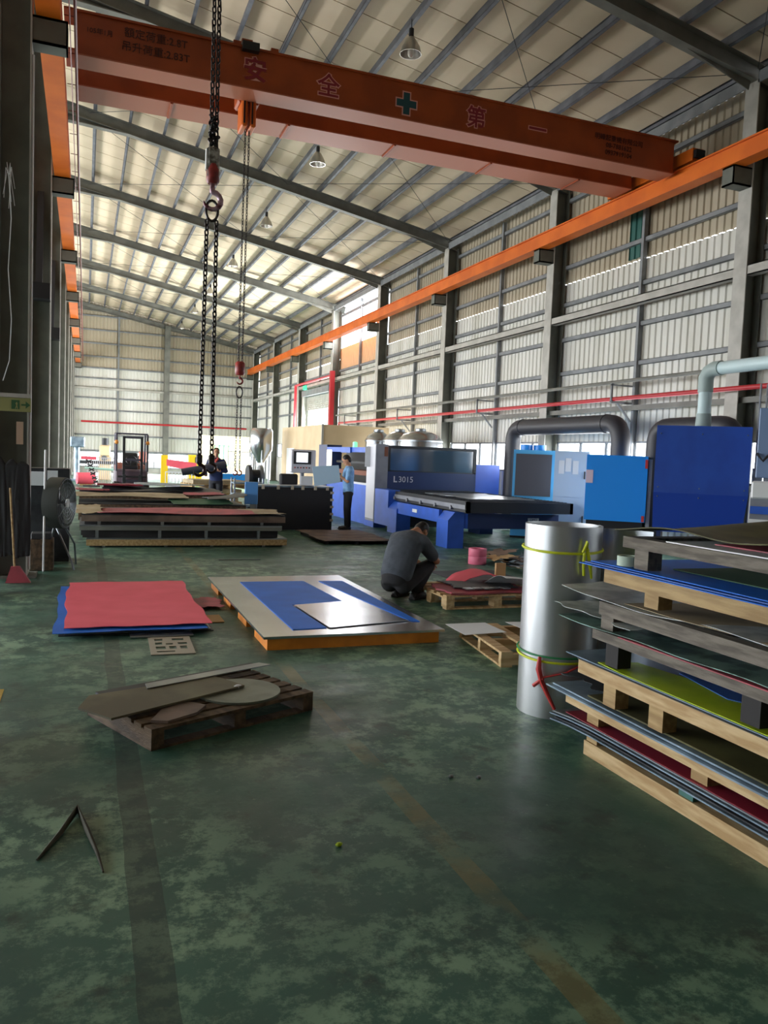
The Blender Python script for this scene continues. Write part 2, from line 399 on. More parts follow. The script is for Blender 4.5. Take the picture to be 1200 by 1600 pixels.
# truck door with roll shutter and red frame
dr = struct(bpy.data.objects.new('door_1', None)); col.objects.link(dr); dr['label'] = 'tall truck door with half rolled shutter in right wall'
ya = FR[7]+.16+.5
for i in range(7): B(WX-.06, WX-.02, ya+.1, ya+4.9, 3.98+i*.1, 4.07+i*.1).build('shutter_slat', M_beam, dr)
B(10.7, WX, ya, ya+5, 4.70, 5.0).build('shutter_box', M_girt, dr)
for yy in (ya, ya+4.95): B(10.75, WX, yy-.05, yy+.15, 0, 4.75).build('door_jamb', M_beam, dr)
clad('cladding_panel', wr, M_clad, 'x', FR[7]+.1, ya, 0, 4.75, WX)

# far wall
FY = 54.5
wf = struct(bpy.data.objects.new('wall_far', None)); col.objects.link(wf); wf['label'] = 'far end wall of ribbed pale steel sheets'
def gable(u0, u1, m, z0):
    pr = corr(u0, u1, 0, 1, .21); mb = MB(); n = len(pr)
    vs = [(u, FY+d, z0) for u, d in pr] + [(u, FY+d, 6.7) for u, d in pr]; fq = [(i, i+1, n+i+1, n+i) for i in range(n-1)]
    mb.add(vs, fq); mb.build('cladding_panel', M_clad, wf); mb = MB()
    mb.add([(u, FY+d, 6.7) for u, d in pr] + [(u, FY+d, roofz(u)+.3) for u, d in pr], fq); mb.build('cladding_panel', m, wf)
xs = [-12.6, -9, -5.5, -.8, 1.95, 4.95, 7.9, 11.1]
for u0, u1 in zip(xs[:-1], xs[1:]):
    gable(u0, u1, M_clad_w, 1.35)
    B(u0, u1, FY, FY+.05, 0, .35).build('kick_wall', M_beam, wf)
for z in (1.4, 2.4, 3.99, 4.75, 6.0, 6.65, 7.36, 8.2, 9.03, 9.9):
    xr = min(10.6, (10.62-z)/.187 - .1)
    g = MB(); g.box(-12, xr, FY-.09, FY-.08, z-.05, z+.05); g.box(-12, xr, FY-.09, FY-.01, z+.04, z+.05); g.build('girt', M_girt, wf)
g = MB(); g.box(-12, 10.6, FY-.3, FY-.28, 5.26, 5.42); g.box(-12, 10.6, FY-.3, FY-.12, 5.40, 5.42); g.build('tie_beam', M_beam, wf)
for x in (1.95, 7.9): B(x-.05, x+.05, FY-.12, FY-.02, 0, roofz(x)).build('wall_post', M_girt, wf)
m = MB(); zt = roofz(4.95)-.05; m.box(4.78, 5.12, FY-.45, FY-.43, 0, zt); m.box(4.78, 5.12, FY-.12, FY-.10, 0, zt); m.box(4.94, 4.96, FY-.43, FY-.12, 0, zt); m.build('gable_column', M_steel, wf)
wd = struct(bpy.data.objects.new('window_20', None)); col.objects.link(wd)
f = MB(); f.box(-1, 10.6, FY-.03, FY+.03, .35, .4); f.box(-1, 10.6, FY-.03, FY+.03, 1.31, 1.36)
for i in range(12): f.box(-1+i*1.05, -.96+i*1.05, FY-.03, FY+.03, .4, 1.31)
f.build('window_frame', M_girt, wd)
for i in range(11): B(-.96+i*1.05, .05+i*1.05, FY-.004, FY+.004, .4, 1.31).build('pane', M_pane, wd)
# back wall behind the camera, left side above the open bay
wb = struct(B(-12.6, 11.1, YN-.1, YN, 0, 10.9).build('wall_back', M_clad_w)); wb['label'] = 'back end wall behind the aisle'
wl = struct(bpy.data.objects.new('wall_left', None)); col.objects.link(wl); wl['label'] = 'left outer wall of the neighbouring bay, open below'
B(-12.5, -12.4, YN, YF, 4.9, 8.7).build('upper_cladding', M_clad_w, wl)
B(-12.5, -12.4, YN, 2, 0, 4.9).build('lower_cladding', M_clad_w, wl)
for y in FR: B(-12.5, -12.2, y-.15, y+.15, 0, 8.5).build('wall_post', M_col, wl)

# ---- pipes along the right wall
t = thing('fire_pipe', 'red fire water pipe running along the right wall', 'pipe', (10.4, 0, 3.11))
MB().cyl((0, YN+1, 0), (0, 33.6, 0), .045, n=10).build('pipe', M_red, t, 40)
MB().tube([(0, 33.6, 0), (0, 33.6, -.28), (0, 34.8, -.28)], .04, 8).build('pipe_elbow', M_red, t, 40)
for y in [Y0+BAY*(k+.5) for k in range(-3, 4)]:
    m = MB(); m.box(-.07, .46, y-.03, y+.03, -.09, -.045); m.cyl((.45, y, -.45), (.1, y, -.07), .025, n=6); m.box(-.07, -.03, y-.02, y+.02, -.06, .33); m.box(-.07, .46, y-.02, y+.02, .28, .31); m.build('pipe_bracket', M_girt, t)
t = thing('air_pipe', 'dark grey air pipe above the red pipe on right wall', 'pipe', (10.4, 0, 3.46))
MB().cyl((0, YN+1, 0), (0, 34, 0), .04, n=10).build('pipe', M_steel, t, 40)
t = thing('cable_tray', 'thin dark conduit rail under the red wall pipe', 'pipe', (10.75, 0, 2.94)); B(-.04, .04, YN+1, 35, -.05, .05).build('tray', M_steel, t)
t = thing('fire_pipe', 'red pipe along the far wall', 'pipe', (0, FY-.56, 3.22)); MB().cyl((-.25, 0, 0), (10.2, 0, 0), .06, n=8).build('pipe', M_red, t, 40)
t = thing('door_frame_pipe', 'red pipe portal around the truck door', 'pipe', (10.45, 35.0, 0))
MB().box(-.1, .1, -.1, .1, 0, 5.5).build('post', M_red, t)
MB().tube([(0, 0, 5.3), (0, 6.7, 5.3), (0, 6.7, 0)], .07, 8).build('pipe', M_red, t)
t = thing('exit_lamp', 'small green exit lamp over the truck door', 'exit sign', (10.6, 40.3, 5.0)); B(-.06, .04, -.25, .25, 0, .22).build('lamp_box', mat('exit_green', H('35b98c'), .5, emit=.6), t)

# ================================================================= CRANE
M_txt = mat('stencil_brown', H('4a1a10'), .6); M_redtxt = mat('sign_red', H('8e1f2c'), .6); M_pinkl = mat('sign_outline', H('e8a79a'), .6); M_teal = mat('sign_teal', H('1d4a50'), .6)
M_cdk = mat('crane_orange_flange', H('b8694a'), .5)
def girder(t, y0, y1, z0, z1):
    m = MB(); m.box(-.2, 10.05, y0, y0+.012, z0, z1); m.box(-.2, 10.05, y1-.012, y1, z0, z1); m.build('girder_web', M_orange, t)
    B(-.35, 10.12, y0-.03, y1+.03, z1, z1+.03).build('top_flange', M_orange, t)
    B(-.2, 10.05, y0-.03, y1+.03, z0-.02, z0).build('bottom_flange', M_cdk, t)
cr = thing('crane_bridge', 'orange double girder overhead crane with lettering on its side', 'crane', (0, 12.3, 7.24))
girder(cr, 0, .38, -.13, .43)
girder(cr, 1.2, 1.75, -.05, .43)
for i in range(5): B(1.2+1.9*i, 1.24+1.9*i, 1.17, 1.78, -.09, -.07).build('stiffener', M_orange, cr)
for x in (-.48, 10.3):
    m = MB(); m.box(x-.12, x+.12, -.35, 2.15, .02, .24); m.build('end_carriage', M_orange2, cr)
    for yy in (-.15, 1.95): MB().cyl((x-.05, yy, .09), (x+.05, yy, .09), .09, n=16).build('wheel', M_dark, cr, 40)
    B(x-.1, x+.1, -.42, -.35, .06, .2).build('buffer', M_black, cr)
for x, s in ((2.2, 1), (2.05, .7), (2.62, .7)):
    B(x-.08*s, x+.08*s, .1, .25, .46, .46+.16*s).build('cable_clamp', M_orange, cr)
B(2.1, 2.35, -.1, .1, .38, .5).build('limit_switch', M_black, cr)
YT = -.006
text('lettering', '額定荷重:2.8T', cr, (.88, YT, .29), .145, M_txt, bold=.0006)
text('lettering', '吊升荷重:2.83T', cr, (.88, YT, .10), .145, M_txt, bold=.0006)
text('lettering', '105年1月', cr, (.12, YT, .22), .09, M_txt, bold=.0004)
for ch, x, z in (('安', 2.31, .13), ('全', 3.45, .12), ('第', 6.0, .11), ('一', 7.17, .12)):
    text('lettering_outline', ch, cr, (x, YT, z), .36, M_pinkl, bold=.02, ext=.001)
    text('lettering', ch, cr, (x, YT-.004, z), .36, M_redtxt, bold=.006, ext=.001)
for e, m_, yy in ((.19, M_pinkl, YT), (.17, M_teal, YT-.004)):
    m = MB(); a = .055+(e-.17)/1; m.add([(x+4.75, yy, z+.12) for x, z in ((-a,-e),(a,-e),(a,-a),(e,-a),(e,a),(a,a),(a,e),(-a,e),(-a,a),(-e,a),(-e,-a),(-a,-a))], [tuple(range(12))]); m.build('cross_mark', m_, cr)
text('lettering', '明峰起重機有限公司\n08-7881622\n0937919104', cr, (8.84, YT, .13), .115, M_txt, bold=.0004, spacing=1.05)
# trolley with hoist (hangs between the girders)
hz = thing('chain_hoist', 'orange hoist trolley with thin load chain and red hook', 'hoist', (2.32, 12.98, 7.0))
m = MB(); m.cbox(-.17, .17, -.2, .2, .1, .62, .03); m.build('hoist_body', M_orange, hz)
for s in (-.1, .03): m = MB(); m.cbox(s-.02, s+.07, -.28, .12, -.28, .45, .02); m.build('hook_bag', M_orange2, hz)
for x in (-.095, .025): B(x, x+.025, -.29, -.28, -.24, .40).build('bag_slot', M_black, hz)
def chain(mb, p0, p1, pitch, wire, wid):
    p0 = Vector(p0); p1 = Vector(p1); d = p1-p0; n = max(2, int(d.length/pitch)); z = d.normalized()
    a = z.orthogonal().normalized(); b = z.cross(a)
    for i in range(n):
        c = p0+d*((i+.5)/n); u = a if i % 2 else b; half = pitch*.5+wire*.6; w2 = wid/2; path = []
        for k in range(10):
            t = 2*PI*k/10; cx = math.cos(t)*w2; cz = math.sin(t)*w2 + (half-w2)*(1 if math.sin(t) > 0 else -1)
            path.append(c+u*cx+z*cz)
        mb.tube(path, wire, 5, closed=True)
m = MB(); chain(m, (-.03, -.1, -.26), (-.03, -.02, -3.85), .045, .006, .028); chain(m, (.03, -.1, -.26), (.03, -.02, -3.85), .045, .006, .028); m.build('load_chain', M_chain, hz, 60)
def hook(mb, c, s):   # j shaped hook hanging from c
    p = [(0, 0, 0), (0, 0, -.35*s)]
    for k in range(11):
        t = PI*.5-1.45*PI*k/10*1.0
        p.append((math.cos(t)*.3*s*-1*-1, 0, -.65*s+math.sin(t)*.3*s))
    mb.tube([Vector(c)+Vector(q) for q in p], [.07*s, .1*s]+[.1*s]*6+[.085*s]*3+[.06*s, .02*s], 8)
def block(parent, c, s, mh, mb_):
    m = MB(); m.lathe([(0, 0), (.3*s, 0), (.42*s, -.15*s), (.42*s, -1.0*s), (.3*s, -1.15*s), (0, -1.15*s)], c, 14); m.build('hook_block', mb_, parent, 40)
    m = MB(); hook(m, (c[0], c[1], c[2]-1.1*s), .75*s*1.1); m.build('hook', mh, parent, 60)
M_hookred = mat('hook_red', H('a83a34'), .4, c2=H('7c2a2a'), scale=12)
block(hz, (0, -.02, -3.86), .19, M_hookred, M_hookred)
sl = thing('chain_sling', 'thin two leg chain sling hanging from the red crane hook', 'chain', (2.32, 12.96, 2.72))
m = MB(); m.tube([(math.cos(t)*.05, 0, -.07+math.sin(t)*.09) for t in [2*PI*k/14 for k in range(14)]], .012, 6, closed=True); m.build('ring', M_chain, sl, 60)
for s in (-1, 1):
    m = MB(); chain(m, (.03*s, 0, -.15), (.035*s, 0, -1.3), .04, .0055, .026); m.build('sling_chain', M_chain, sl, 60)
    m = MB(); hook(m, (.035*s, 0, -1.29), .12); m.build('sling_hook', M_hookred, sl, 60)
# second crane close by, its heavy hoist hangs into view
c2 = copy_tree(cr); c2.location = (0, 5.1, 7.24); c2['label'] = 'second orange overhead crane above the aisle, carrying the heavy chain'
h2 = thing('chain_hoist', 'heavy black chain hoist with worn red hook block', 'hoist', (.98, 7.0, 0))
CB(-.25, .25, -.1, .14, 7.0, 7.5, .03).build('hoist_body', M_orange, h2); B(-.06, .06, -.6, .1, 7.72, 7.8).build('hanger_arm', M_orange, h2); B(-.06, .06, -.05, .08, 7.5, 7.72).build('hanger', M_orange, h2)
m = MB()
for sx_, sy in ((-.018, .012), (.02, -.012)): chain(m, (sx_, sy, 7.0), (sx_, sy, 4.22), .05, .0075, .032)
for i in range(9):
    a = rnd.uniform(0, 6.28); chain(m, (.03*math.cos(a), .03*math.sin(a), 4.22+.03*i), (.035*math.cos(a+2), .035*math.sin(a+2), 4.27+.03*i), .05, .0075, .034)
m.build('load_chain', M_chain, h2, 60)
m = MB(); m.cbox(-.05, .05, -.04, .04, 3.98, 4.24, .015); m.build('limit_block', mat('worn_block', H('5a5148'), .5, c2=H('b8b4ae'), scale=25), h2)
B(-.062, -.05, -.03, .03, 4.05, 4.22).build('side_plate', M_white, h2)
m = MB(); m.lathe([(0, .1), (.045, .1), (.055, .06), (.055, -.04), (.04, -.06), (0, -.06)], (0, 0, 4.0), 14); m.build('hook_block', M_hookred, h2, 40)
m = MB(); hook(m, (0, 0, 3.96), .24); m.build('hook', mat('hook_worn', H('6a3540'), .3, .3, c2=H('c9a8b8'), scale=14), h2, 60)
s2 = thing('chain_sling', 'heavy two leg chain sling with open hooks', 'chain', (.98, 7.0, 3.72))
m = MB(); m.tube([(math.cos(t)*.05, 0, math.sin(t)*.085) for t in [2*PI*k/16 for k in range(16)]], .012, 6, closed=True); m.build('ring', M_chain, s2, 60)
for s in (-1, 1):
    m = MB(); chain(m, (.04*s, 0, -.08), (.052*s-.004, 0, -2.1), .042, .0075, .032); m.build('sling_chain', M_chain, s2, 60)
    m = MB(); hook(m, (.052*s-.004, 0, -2.09), .13 if s > 0 else .16); m.build('sling_hook', mat('hook_dark', H('3a2826'), .4, .5), s2, 60)
    m = MB(); m.cbox(.052*s-.03, .052*s+.022, -.02, .02, -2.14, -2.06, .008); m.build('coupling', M_chain, s2)

# ---- high bay lamps
lp = thing('high_bay_lamp', 'LBL', 'lamp', (5.45, 14.0, 9.02), 0, 'high bay lamps under the roof')
m = MB(); m.lathe([(.05, .30), (.09, .26), (.17, .12), (.2, 0), (.19, 0), (.16, .11), (.08, .24)], n=18); m.build('lamp_shade', M_alu, lp, 50)
m = MB(); m.ball((0, 0, .05), (.06, .06, .11), 10, 6); m.build('bulb', M_glassw, lp, 60)
m = MB(); m.cyl((0, 0, .28), (0, 0, .45), .045, n=10); m.build('ballast', M_dark, lp)
m = MB(); m.cyl((0, 0, .44), (0, 0, .62), .008, n=5); m.build('cord', M_dark, lp)
lamps = [lp]
for y in (20.1, 26.2, 32.4, 38.6, 44.3, 50.4):
    c = copy_tree(lp); c.location = (5.42, y, 9.02); lamps.append(c)
wh = ['above the lettered crane girder', 'second along the roof from the lettered crane', 'third along the roof from the lettered crane', 'fourth along the roof from the lettered crane', 'fifth along the roof from the lettered crane', 'second last before the far wall', 'last before the far wall']
for c, s in zip(lamps, wh): c['label'] = 'bell shaped aluminium roof lamp, '+s

# ================================================================= FLOOR THINGS
M_wood = mat('pallet_wood', H('b79a6a'), .7, c2=H('9a7c50'), scale=3, stretch=(8, 1, 8), bump=.2, bscale=30)
M_woodn = mat('fresh_wood', H('cdb184'), .7, c2=H('b08f60'), scale=3, stretch=(8, 1, 8), bump=.15, bscale=30)
M_woodg = mat('grey_wood', H('7f776c'), .8, c2=H('5f584f'), scale=4, stretch=(8, 1, 8), bump=.3, bscale=30)
M_woodd = mat('dark_wood', H('6b5640'), .8, c2=H('473829'), scale=4, stretch=(4, 1, 4), bump=.3, bscale=30)
M_wooddk = mat('very_dark_wood', H('2e2c2c'), .8)
M_stl = mat('sheet_steel', H('9aa0a4'), .3, .85, c2=H('858b90'), scale=2, rough2=.42)
M_stlb = mat('blue_grey_sheet', H('8fa3b3'), .4, .4, c2=H('6d8090'), scale=3)
M_stld = mat('dark_sheet', H('43464a'), .5, .5, c2=H('2c2e32'), scale=3)
M_stain = mat('stainless', H('c2c6ca'), .22, .95, c2=H('aeb2b8'), scale=1.5, stretch=(1, 1, .1))
M_pink = mat('pink_film', H('f4687a'), .6, c2=H('e85a6c'), scale=3, lo=.3, hi=.8, spec=.2)
M_blue = mat('blue_film', H('1a72e0'), .55, c2=H('1562c8'), scale=3, lo=.3, hi=.8, spec=.25)
M_pale = mat('pale_sheet', H('c4cac6'), .5, .2, c2=H('a2aaa8'), scale=9, lo=.42, hi=.6)
M_blue2 = mat('blue_film_edge', H('1f56a8'), .5)
M_redf = mat('red_film', H('b04a55'), .6, c2=H('92404a'), scale=4)
M_redd = mat('dark_red_film', H('8e2438'), .5)
M_lime = mat('lime_film', H('a7c411'), .5, c2=H('b9d022'), scale=4)
M_olive = mat('olive_sheet', H('5d5a2e'), .7, c2=H('45431f'), scale=3)
M_green = mat('green_sheet', H('2f5a3c'), .7)
M_beige = mat('beige_sheet', H('a89878'), .7, c2=H('8f8062'), scale=3)
M_brown = mat('brown_board', H('7e6a5c'), .7, c2=H('5f5046'), scale=3)
M_teals = mat('teal_crumpled', H('7fa096'), .4, .3, c2=H('50685f'), scale=7, lo=.45, hi=.55)
M_paper = mat('paper_white', H('dfe3e6'), .6)
M_card = mat('cardboard', H('c8a878'), .8)
def sheet_mb(x0, x1, y0, y1, z, th, amp=0.0, seed=0, nx=14, ny=18, fn=None, jag=0.0):
    r = random.Random(seed); ph = [r.uniform(0, 6.28) for _ in range(6)]; fq = [r.uniform(1.2, 4) for _ in range(6)]
    mb = MB(); vs = []
    for lay in (0, 1):
        for j in range(ny+1):
            for i in range(nx+1):
                u, v = i/nx, j/ny; x = x0+(x1-x0)*u; y = y0+(y1-y0)*v
                if jag:
                    if j in (0, ny): y += jag*math.sin(9*u+ph[0])*.5+jag*math.sin(23*u+ph[1])*.3
                    if i in (0, nx): x += jag*math.sin(8*v+ph[2])*.5+jag*math.sin(21*v+ph[3])*.3
                h = amp*.5*(1+math.sin(fq[0]*x+ph[0]+fq[1]*y)*.5+math.sin(fq[2]*y*1.7+ph[2])*.5) if amp else 0
                if fn: h += fn(x, y, u, v)
                vs.append((x, y, z+h+(th if lay else 0)))
    n = (nx+1)*(ny+1); W = nx+1; fs = []
    for j in range(ny):
        for i in range(nx):
            a = j*W+i; fs.append((a+n, a+1+n, a+1+W+n, a+W+n)); fs.append((a, a+W, a+1+W, a+1))
    for i in range(nx): fs.append((i, i+1, i+1+n, i+n)); a = ny*W+i; fs.append((a+1, a, a+n, a+1+n))
    for j in range(ny): a = j*W; fs.append((a+W, a, a+n, a+W+n)); a = j*W+nx; fs.append((a, a+W, a+W+n, a+n))
    return mb.add(vs, fs)
def sheet(name, label, m, *a, loc=(0, 0, 0), rotz=0, group=None, cat='sheet', **k):
    o = sheet_mb(*a, **k).build(name, m, None, 50); o.location = loc; o.rotation_euler = (0, 0, rotz)
    return tag(o, label, cat, group)

# ---- pallet pile on the right
PX0, PX1 = 2.78, 4.22
def pile_pallet(label, yc, zb, z0, z1, m, blocks, mb_=None, yend=.6, xo=0.0, back=True):
    t = thing('pallet', label, 'pallet', (PX0+xo, yc, zb), 0, 'wooden pallets stacked with sheet metal')
    for x in (0, .66, 1.34): B(x, x+.075, yend-yc, 0, z0-zb, z1-zb).build('stringer', m, t)
    n = 9
    for i in range(n):
        y = (yend-yc)+(yc-yend-.1)*i/(n-1); B(.076, 1.34, y, y+.1, z1-zb-.022, z1-zb-.002).build('deck_board', m, t)
    for y in blocks:
        for x in (0.005, .67, 1.33): B(x, x+.09, y-yc-.11, y-yc, 0, z0-zb).build('block', mb_ or m, t)
    return t
pile_pallet('pale wood pallet on the floor under the right pile', 3.87, 0, .0, .085, M_woodn, [], xo=0)
t = thing('timber_block', 'short orange brown timber block on the lowest pallet corner', 'timber', (2.79, 3.76, .086)); B(0, .1, 0, .1, 0, .052).build('block_body', M_wood, t)
t = thing('timber_block', 'teal painted timber block on the lowest pallet', 'timber', (2.79, 2.98, .086)); B(0, .1, 0, .1, 0, .052).build('block_body', mat('teal_paint', H('3e6e66'), .7), t)
def tipdroop(y1, ln, d): return lambda x, y, u, v: (-d*((y-(y1-ln))/ln)**2 if y > y1-ln else 0)
GS = 'sheet bundles in the pallet pile'
for i, (m, dy, lab) in enumerate(((M_stlb, 0, 'lowest blue grey sheet in the right pile'), (M_stld, -.03, 'dark sheet just above the lowest blue grey sheet'), (M_stlb, .04, 'blue grey sheet under the dark red sheet in the pile'), (M_stl, .02, 'bare steel sheet just below the dark red film'))):
    sheet('metal_sheet', lab, m, PX0-.04+.01*i, PX1, .5, 4.18+dy, .139+.014*i, .008, amp=.0, seed=i, fn=tipdroop(4.2, .5, .03), group=GS)
sheet('film_sheet', 'dark red film sheet curling out of the lower pile', M_redd, PX0-.015, PX1-.1, .5, 4.05, .194, .004, group=GS)
pile_pallet('thin pale pallet above the dark red film sheet', 4.08, .20, .25, .305, M_woodn, [3.86, 3.0], M_wood)
for i, (m, dy, lab) in enumerate(((M_stlb, .06, 'light blue grey sheet with overhanging tip on thin pallet'), (M_stlb, .03, 'second light blue grey sheet on the thin pallet'), (M_olive, -.3, 'olive stained sheet on the thin pallet'))):
    sheet('metal_sheet', lab, m, PX0-.03+.03*i, PX1, .5, 4.2+dy, .306+.013*i, .009, amp=.004 if i == 2 else 0, seed=10+i, group=GS)
sheet('scrap_sheet', 'dark crumpled offcut lying on the pile corner', M_stld, 2.86, 3.3, 3.72, 4.2, .35, .004, amp=.05, seed=3, jag=.06, group=GS)
pile_pallet('thick pale wood pallet under the lime sheet', 3.97, .345, .465, .545, M_woodn, [3.72, 3.33], M_wood)
for i, (m, dy, lab) in enumerate(((M_stld, .0, 'black edged sheet under the lime sheet'), (M_stlb, .12, 'blue grey sheet with torn corner under lime sheet'))):
    sheet('metal_sheet', lab, m, PX0-.01, PX1, .5, 3.97+dy, .546+.01*i, .006, seed=20+i, group=GS)
lime = MB(); lime.prism([(0, .02), (0, 1.05), (.02, 1.28), (.25, 1.22), (.30, .9), (.42, .4), (.50, -.02)], 0, .004)
o = lime.build('film_sheet', M_lime); o.location = (2.775, 2.52, .563); tag(o, 'bright lime green film sheet sticking out of the pile', 'sheet', GS)
o = MB().prism([(0, .5), (.10, .96), (.9, 1.1), (.9, -.4), (.42, -.4)], 0, .004).build('film_sheet', M_blue2); o.location = (3.0, 2.52, .568); tag(o, 'deep blue film sheet beside the lime green sheet', 'sheet', GS)
pile_pallet('grey weathered pallet with dark legs above the lime sheet', 3.85, .575, .70, .755, M_woodg, [3.72, 2.72], M_wooddk)
sheet('film_sheet', 'faded red film edge on the grey weathered pallet', M_redf, PX0-.012, PX1, .5, 3.6, .756, .006, group=GS)
sheet('scrap_sheet', 'crumpled teal stained sheet on the weathered pallet', M_teals, PX0-.03, 3.9, 1.4, 4.12, .764, .004, amp=.022, seed=31, jag=.05, group=GS, nx=20, ny=40)
sheet('scrap_sheet', 'crumpled silver offcut poking out of the pile middle', M_pale, 2.76, 3.3, 3.5, 4.26, .80, .003, amp=.045, seed=33, jag=.05, nx=16, ny=24, group=GS)
pile_pallet('dark grey knotty pallet in the upper pile', 3.80, .775, .85, .925, M_woodg, [3.78], M_woodg)
sheet('scrap_sheet', 'bent silver sheet with lifted end on knotty pallet', M_pale, PX0-.02, 3.6, 2.2, 4.2, .93, .003, amp=.03, seed=35, jag=.04, nx=16, ny=40, fn=lambda x, y, u, v: .02*max(0, y-3.6), group=GS)
sheet('scrap_sheet', 'beige wavy sheet on the dark grey knotty pallet', M_beige, PX0+.0, PX1, .6, 3.6, .938, .003, amp=.02, seed=36, jag=.04, nx=12, ny=40, group=GS)
pile_pallet('tan pallet carrying blue film sheets in the upper pile', 3.77, .965, 1.04, 1.12, M_wood, [3.42], M_wood)
for i in range(3): sheet('film_sheet', 'blue film sheet on the tan pallet, '+('bottom', 'middle', 'top')[i]+' of three', M_blue if i != 1 else M_blue2, PX0-.03+.02*i, PX1, .5, 3.98-.03*i, 1.121+.008*i, .005, amp=.003, seed=40+i, group=GS)
sheet('metal_sheet', 'dark green sheet lying on the blue film sheets', M_green, PX0+.25, PX1, .5, 3.5, 1.147, .005, seed=44, group=GS)
tp = thing('tape_roll', 'pale mint tape roll on the blue sheets in the pile', 'tape', (2.87, 3.68, 1.146)); m = MB(); m.lathe([(.045, 0), (.062, 0), (.062, .055), (.045, .055), (.045, 0)], n=24); m.build('tape', mat('mint_tape', H('b9cbb8'), .6), tp, 40)
pile_pallet('grey pallet at the top of the right pile', 3.62, 1.155, 1.26, 1.32, M_woodg, [3.52], M_woodg)
sheet('metal_sheet', 'pale sheet edge under the olive tarpaulin on pile top', M_white, PX0+.02, PX1, .6, 3.3, 1.321, .006, group=GS)
sheet('film_sheet', 'red film sheet under the olive cover on pile top', M_redf, PX0+.15, PX1, .6, 3.1, 1.33, .006, group=GS)
sheet('tarpaulin', 'crumpled olive cover sheet on top of the right pile', M_olive, PX0-.0, PX1, .6, 3.68, 1.34, .006, amp=.07, seed=52, jag=.05, nx=24, ny=50, cat='cover', fn=lambda x, y, u, v: .04*math.sin(7*y+2)*u, group=None)

# ---- steel roll
rl = thing('steel_roll', 'upright roll of shiny stainless sheet tied with plastic strap', 'metal roll', (3.08, 4.66, 0))
m = MB(); prof = []; n = 64; turns = 2.15
for z in (0, 1.29):
    for i in range(int(n*turns)+1):
        a = -1.0+2*PI*i/n; r = .235+.03*i/(n*turns)
        prof.append((r*math.cos(a), r*math.sin(a), z))
k = int(n*turns)+1
fs = [(i, i+1, k+i+1, k+i) for i in range(k-1)]
m.add(prof, fs); 
m.build('rolled_sheet', mat('roll_stainless', H('d4d6d8'), .36, .9, c2=H('c2c5c8'), scale=1.5, stretch=(1, 1, .1)), rl, 60)
m = MB(); fp = [(.27*math.cos(-.2)+.03*j, .27*math.sin(-.2)-.004*j*j) for j in range(9)]
m.add([(x, y, z) for z in (.35, 1.27) for x, y in fp], [(i, i+1, 10+i, 9+i) for i in range(8)]); m.build('loose_flap', M_stain, rl, 60)
def strap(parent, z, r, mm, tilt=.0, name='strap', w_=.012):
    m = MB(); m.tube([(r*math.cos(t), r*math.sin(t), z+tilt*math.sin(t+.6)) for t in [2*PI*i/40 for i in range(40)]], w_, 6, closed=True); m.build(name, mm, parent, 60)
M_yel = mat('yellow_strap', H('d6e01e'), .5); M_grst = mat('green_strap', H('1e8a4e'), .5); M_redst = mat('red_strap', H('c23a36'), .5)
strap(rl, 1.13, .268, M_yel, .012, w_=.009); strap(rl, .40, .268, M_yel, .015, w_=.008); strap(rl, .43, .272, M_grst, .01, w_=.006)
m = MB(); m.tube([(-.03, -.285, 1.13), (-.01, -.30, 1.20), (.0, -.29, 1.15), (.02, -.30, 1.05), (.04, -.295, .96)], [.01, .014, .012, .013, .008], 6); m.tube([(-.02, -.29, 1.13), (-.03, -.30, 1.04), (-.02, -.295, .98)], .01, 6); m.build('knot', M_yel, rl, 60)
m = MB(); m.tube([(-.235, -.16, .42), (-.245, -.17, .34), (-.225, -.18, .26), (-.19, -.21, .17), (-.15, -.24, .08)], [.012, .02, .018, .014, .01], 6); m.tube([(-.22, -.19, .28), (-.26, -.14, .22)], .014, 6); m.tube([(-.23, -.18, .28), (-.1, -.27, .33), (.06, -.285, .40)], .007, 6); m.build('red_tie', M_redst, rl, 60)

# ---- orange platform with stainless sheet and blue film
pf = thing('platform_pallet', 'low orange steel platform holding a shiny stainless sheet', 'pallet', (1.49, 6.66, 0))
M_porange = mat('platform_orange', H('d8821e'), .5, c2=H('c06f14'), scale=4)
LX, LY = 1.62, 3.24
for y in (0, LY-.05): B(0, LX, y, y+.05, 0, .105).build('end_beam', M_porange, pf)
for x in (0, LX-.05):
    for y0, y1 in ((.05, .55), (.95, 1.4), (1.85, 2.3), (2.7, LY-.05)): B(x, x+.05, y0, y1, 0, .105).build('side_beam', M_porange, pf)
    B(x, x+.05, .05, LY-.05, .075, .104).build('side_rail', M_porange, pf)
for y in (.75, 1.6, 2.45): B(.05, LX-.05, y, y+.08, .02, .1).build('cross_beam', M_porange, pf)
o = sheet('metal_sheet', 'large shiny stainless sheet lying on the orange platform', M_stain, -.04, LX+.04, -.04, LY+.04, .106, .022, loc=(1.49, 6.66, 0), nx=2, ny=2)
B_ = MB(); B_.prism([(1.77, 9.5), (2.55, 9.48), (2.62, 8.1), (2.03, 7.98), (2.08, 6.86), (1.76, 6.84)], .129, .134)
tag(B_.build('film_sheet', M_blue), 'blue film sheet with notched edge on the stainless platform sheet', 'sheet')
tag(MB().prism([(2.74, 9.46), (3.04, 9.44), (3.05, 6.98), (2.97, 7.0)], .129, .134).build('film_sheet', M_blue), 'long tapering blue film strip on the stainless platform sheet', 'sheet')
tag(MB().prism([(2.05, 7.95), (2.60, 8.08), (2.95, 7.02), (2.1, 6.84)], .135, .139).build('metal_sheet', M_stain), 'small mirror bright offcut lying between the blue film pieces', 'sheet')

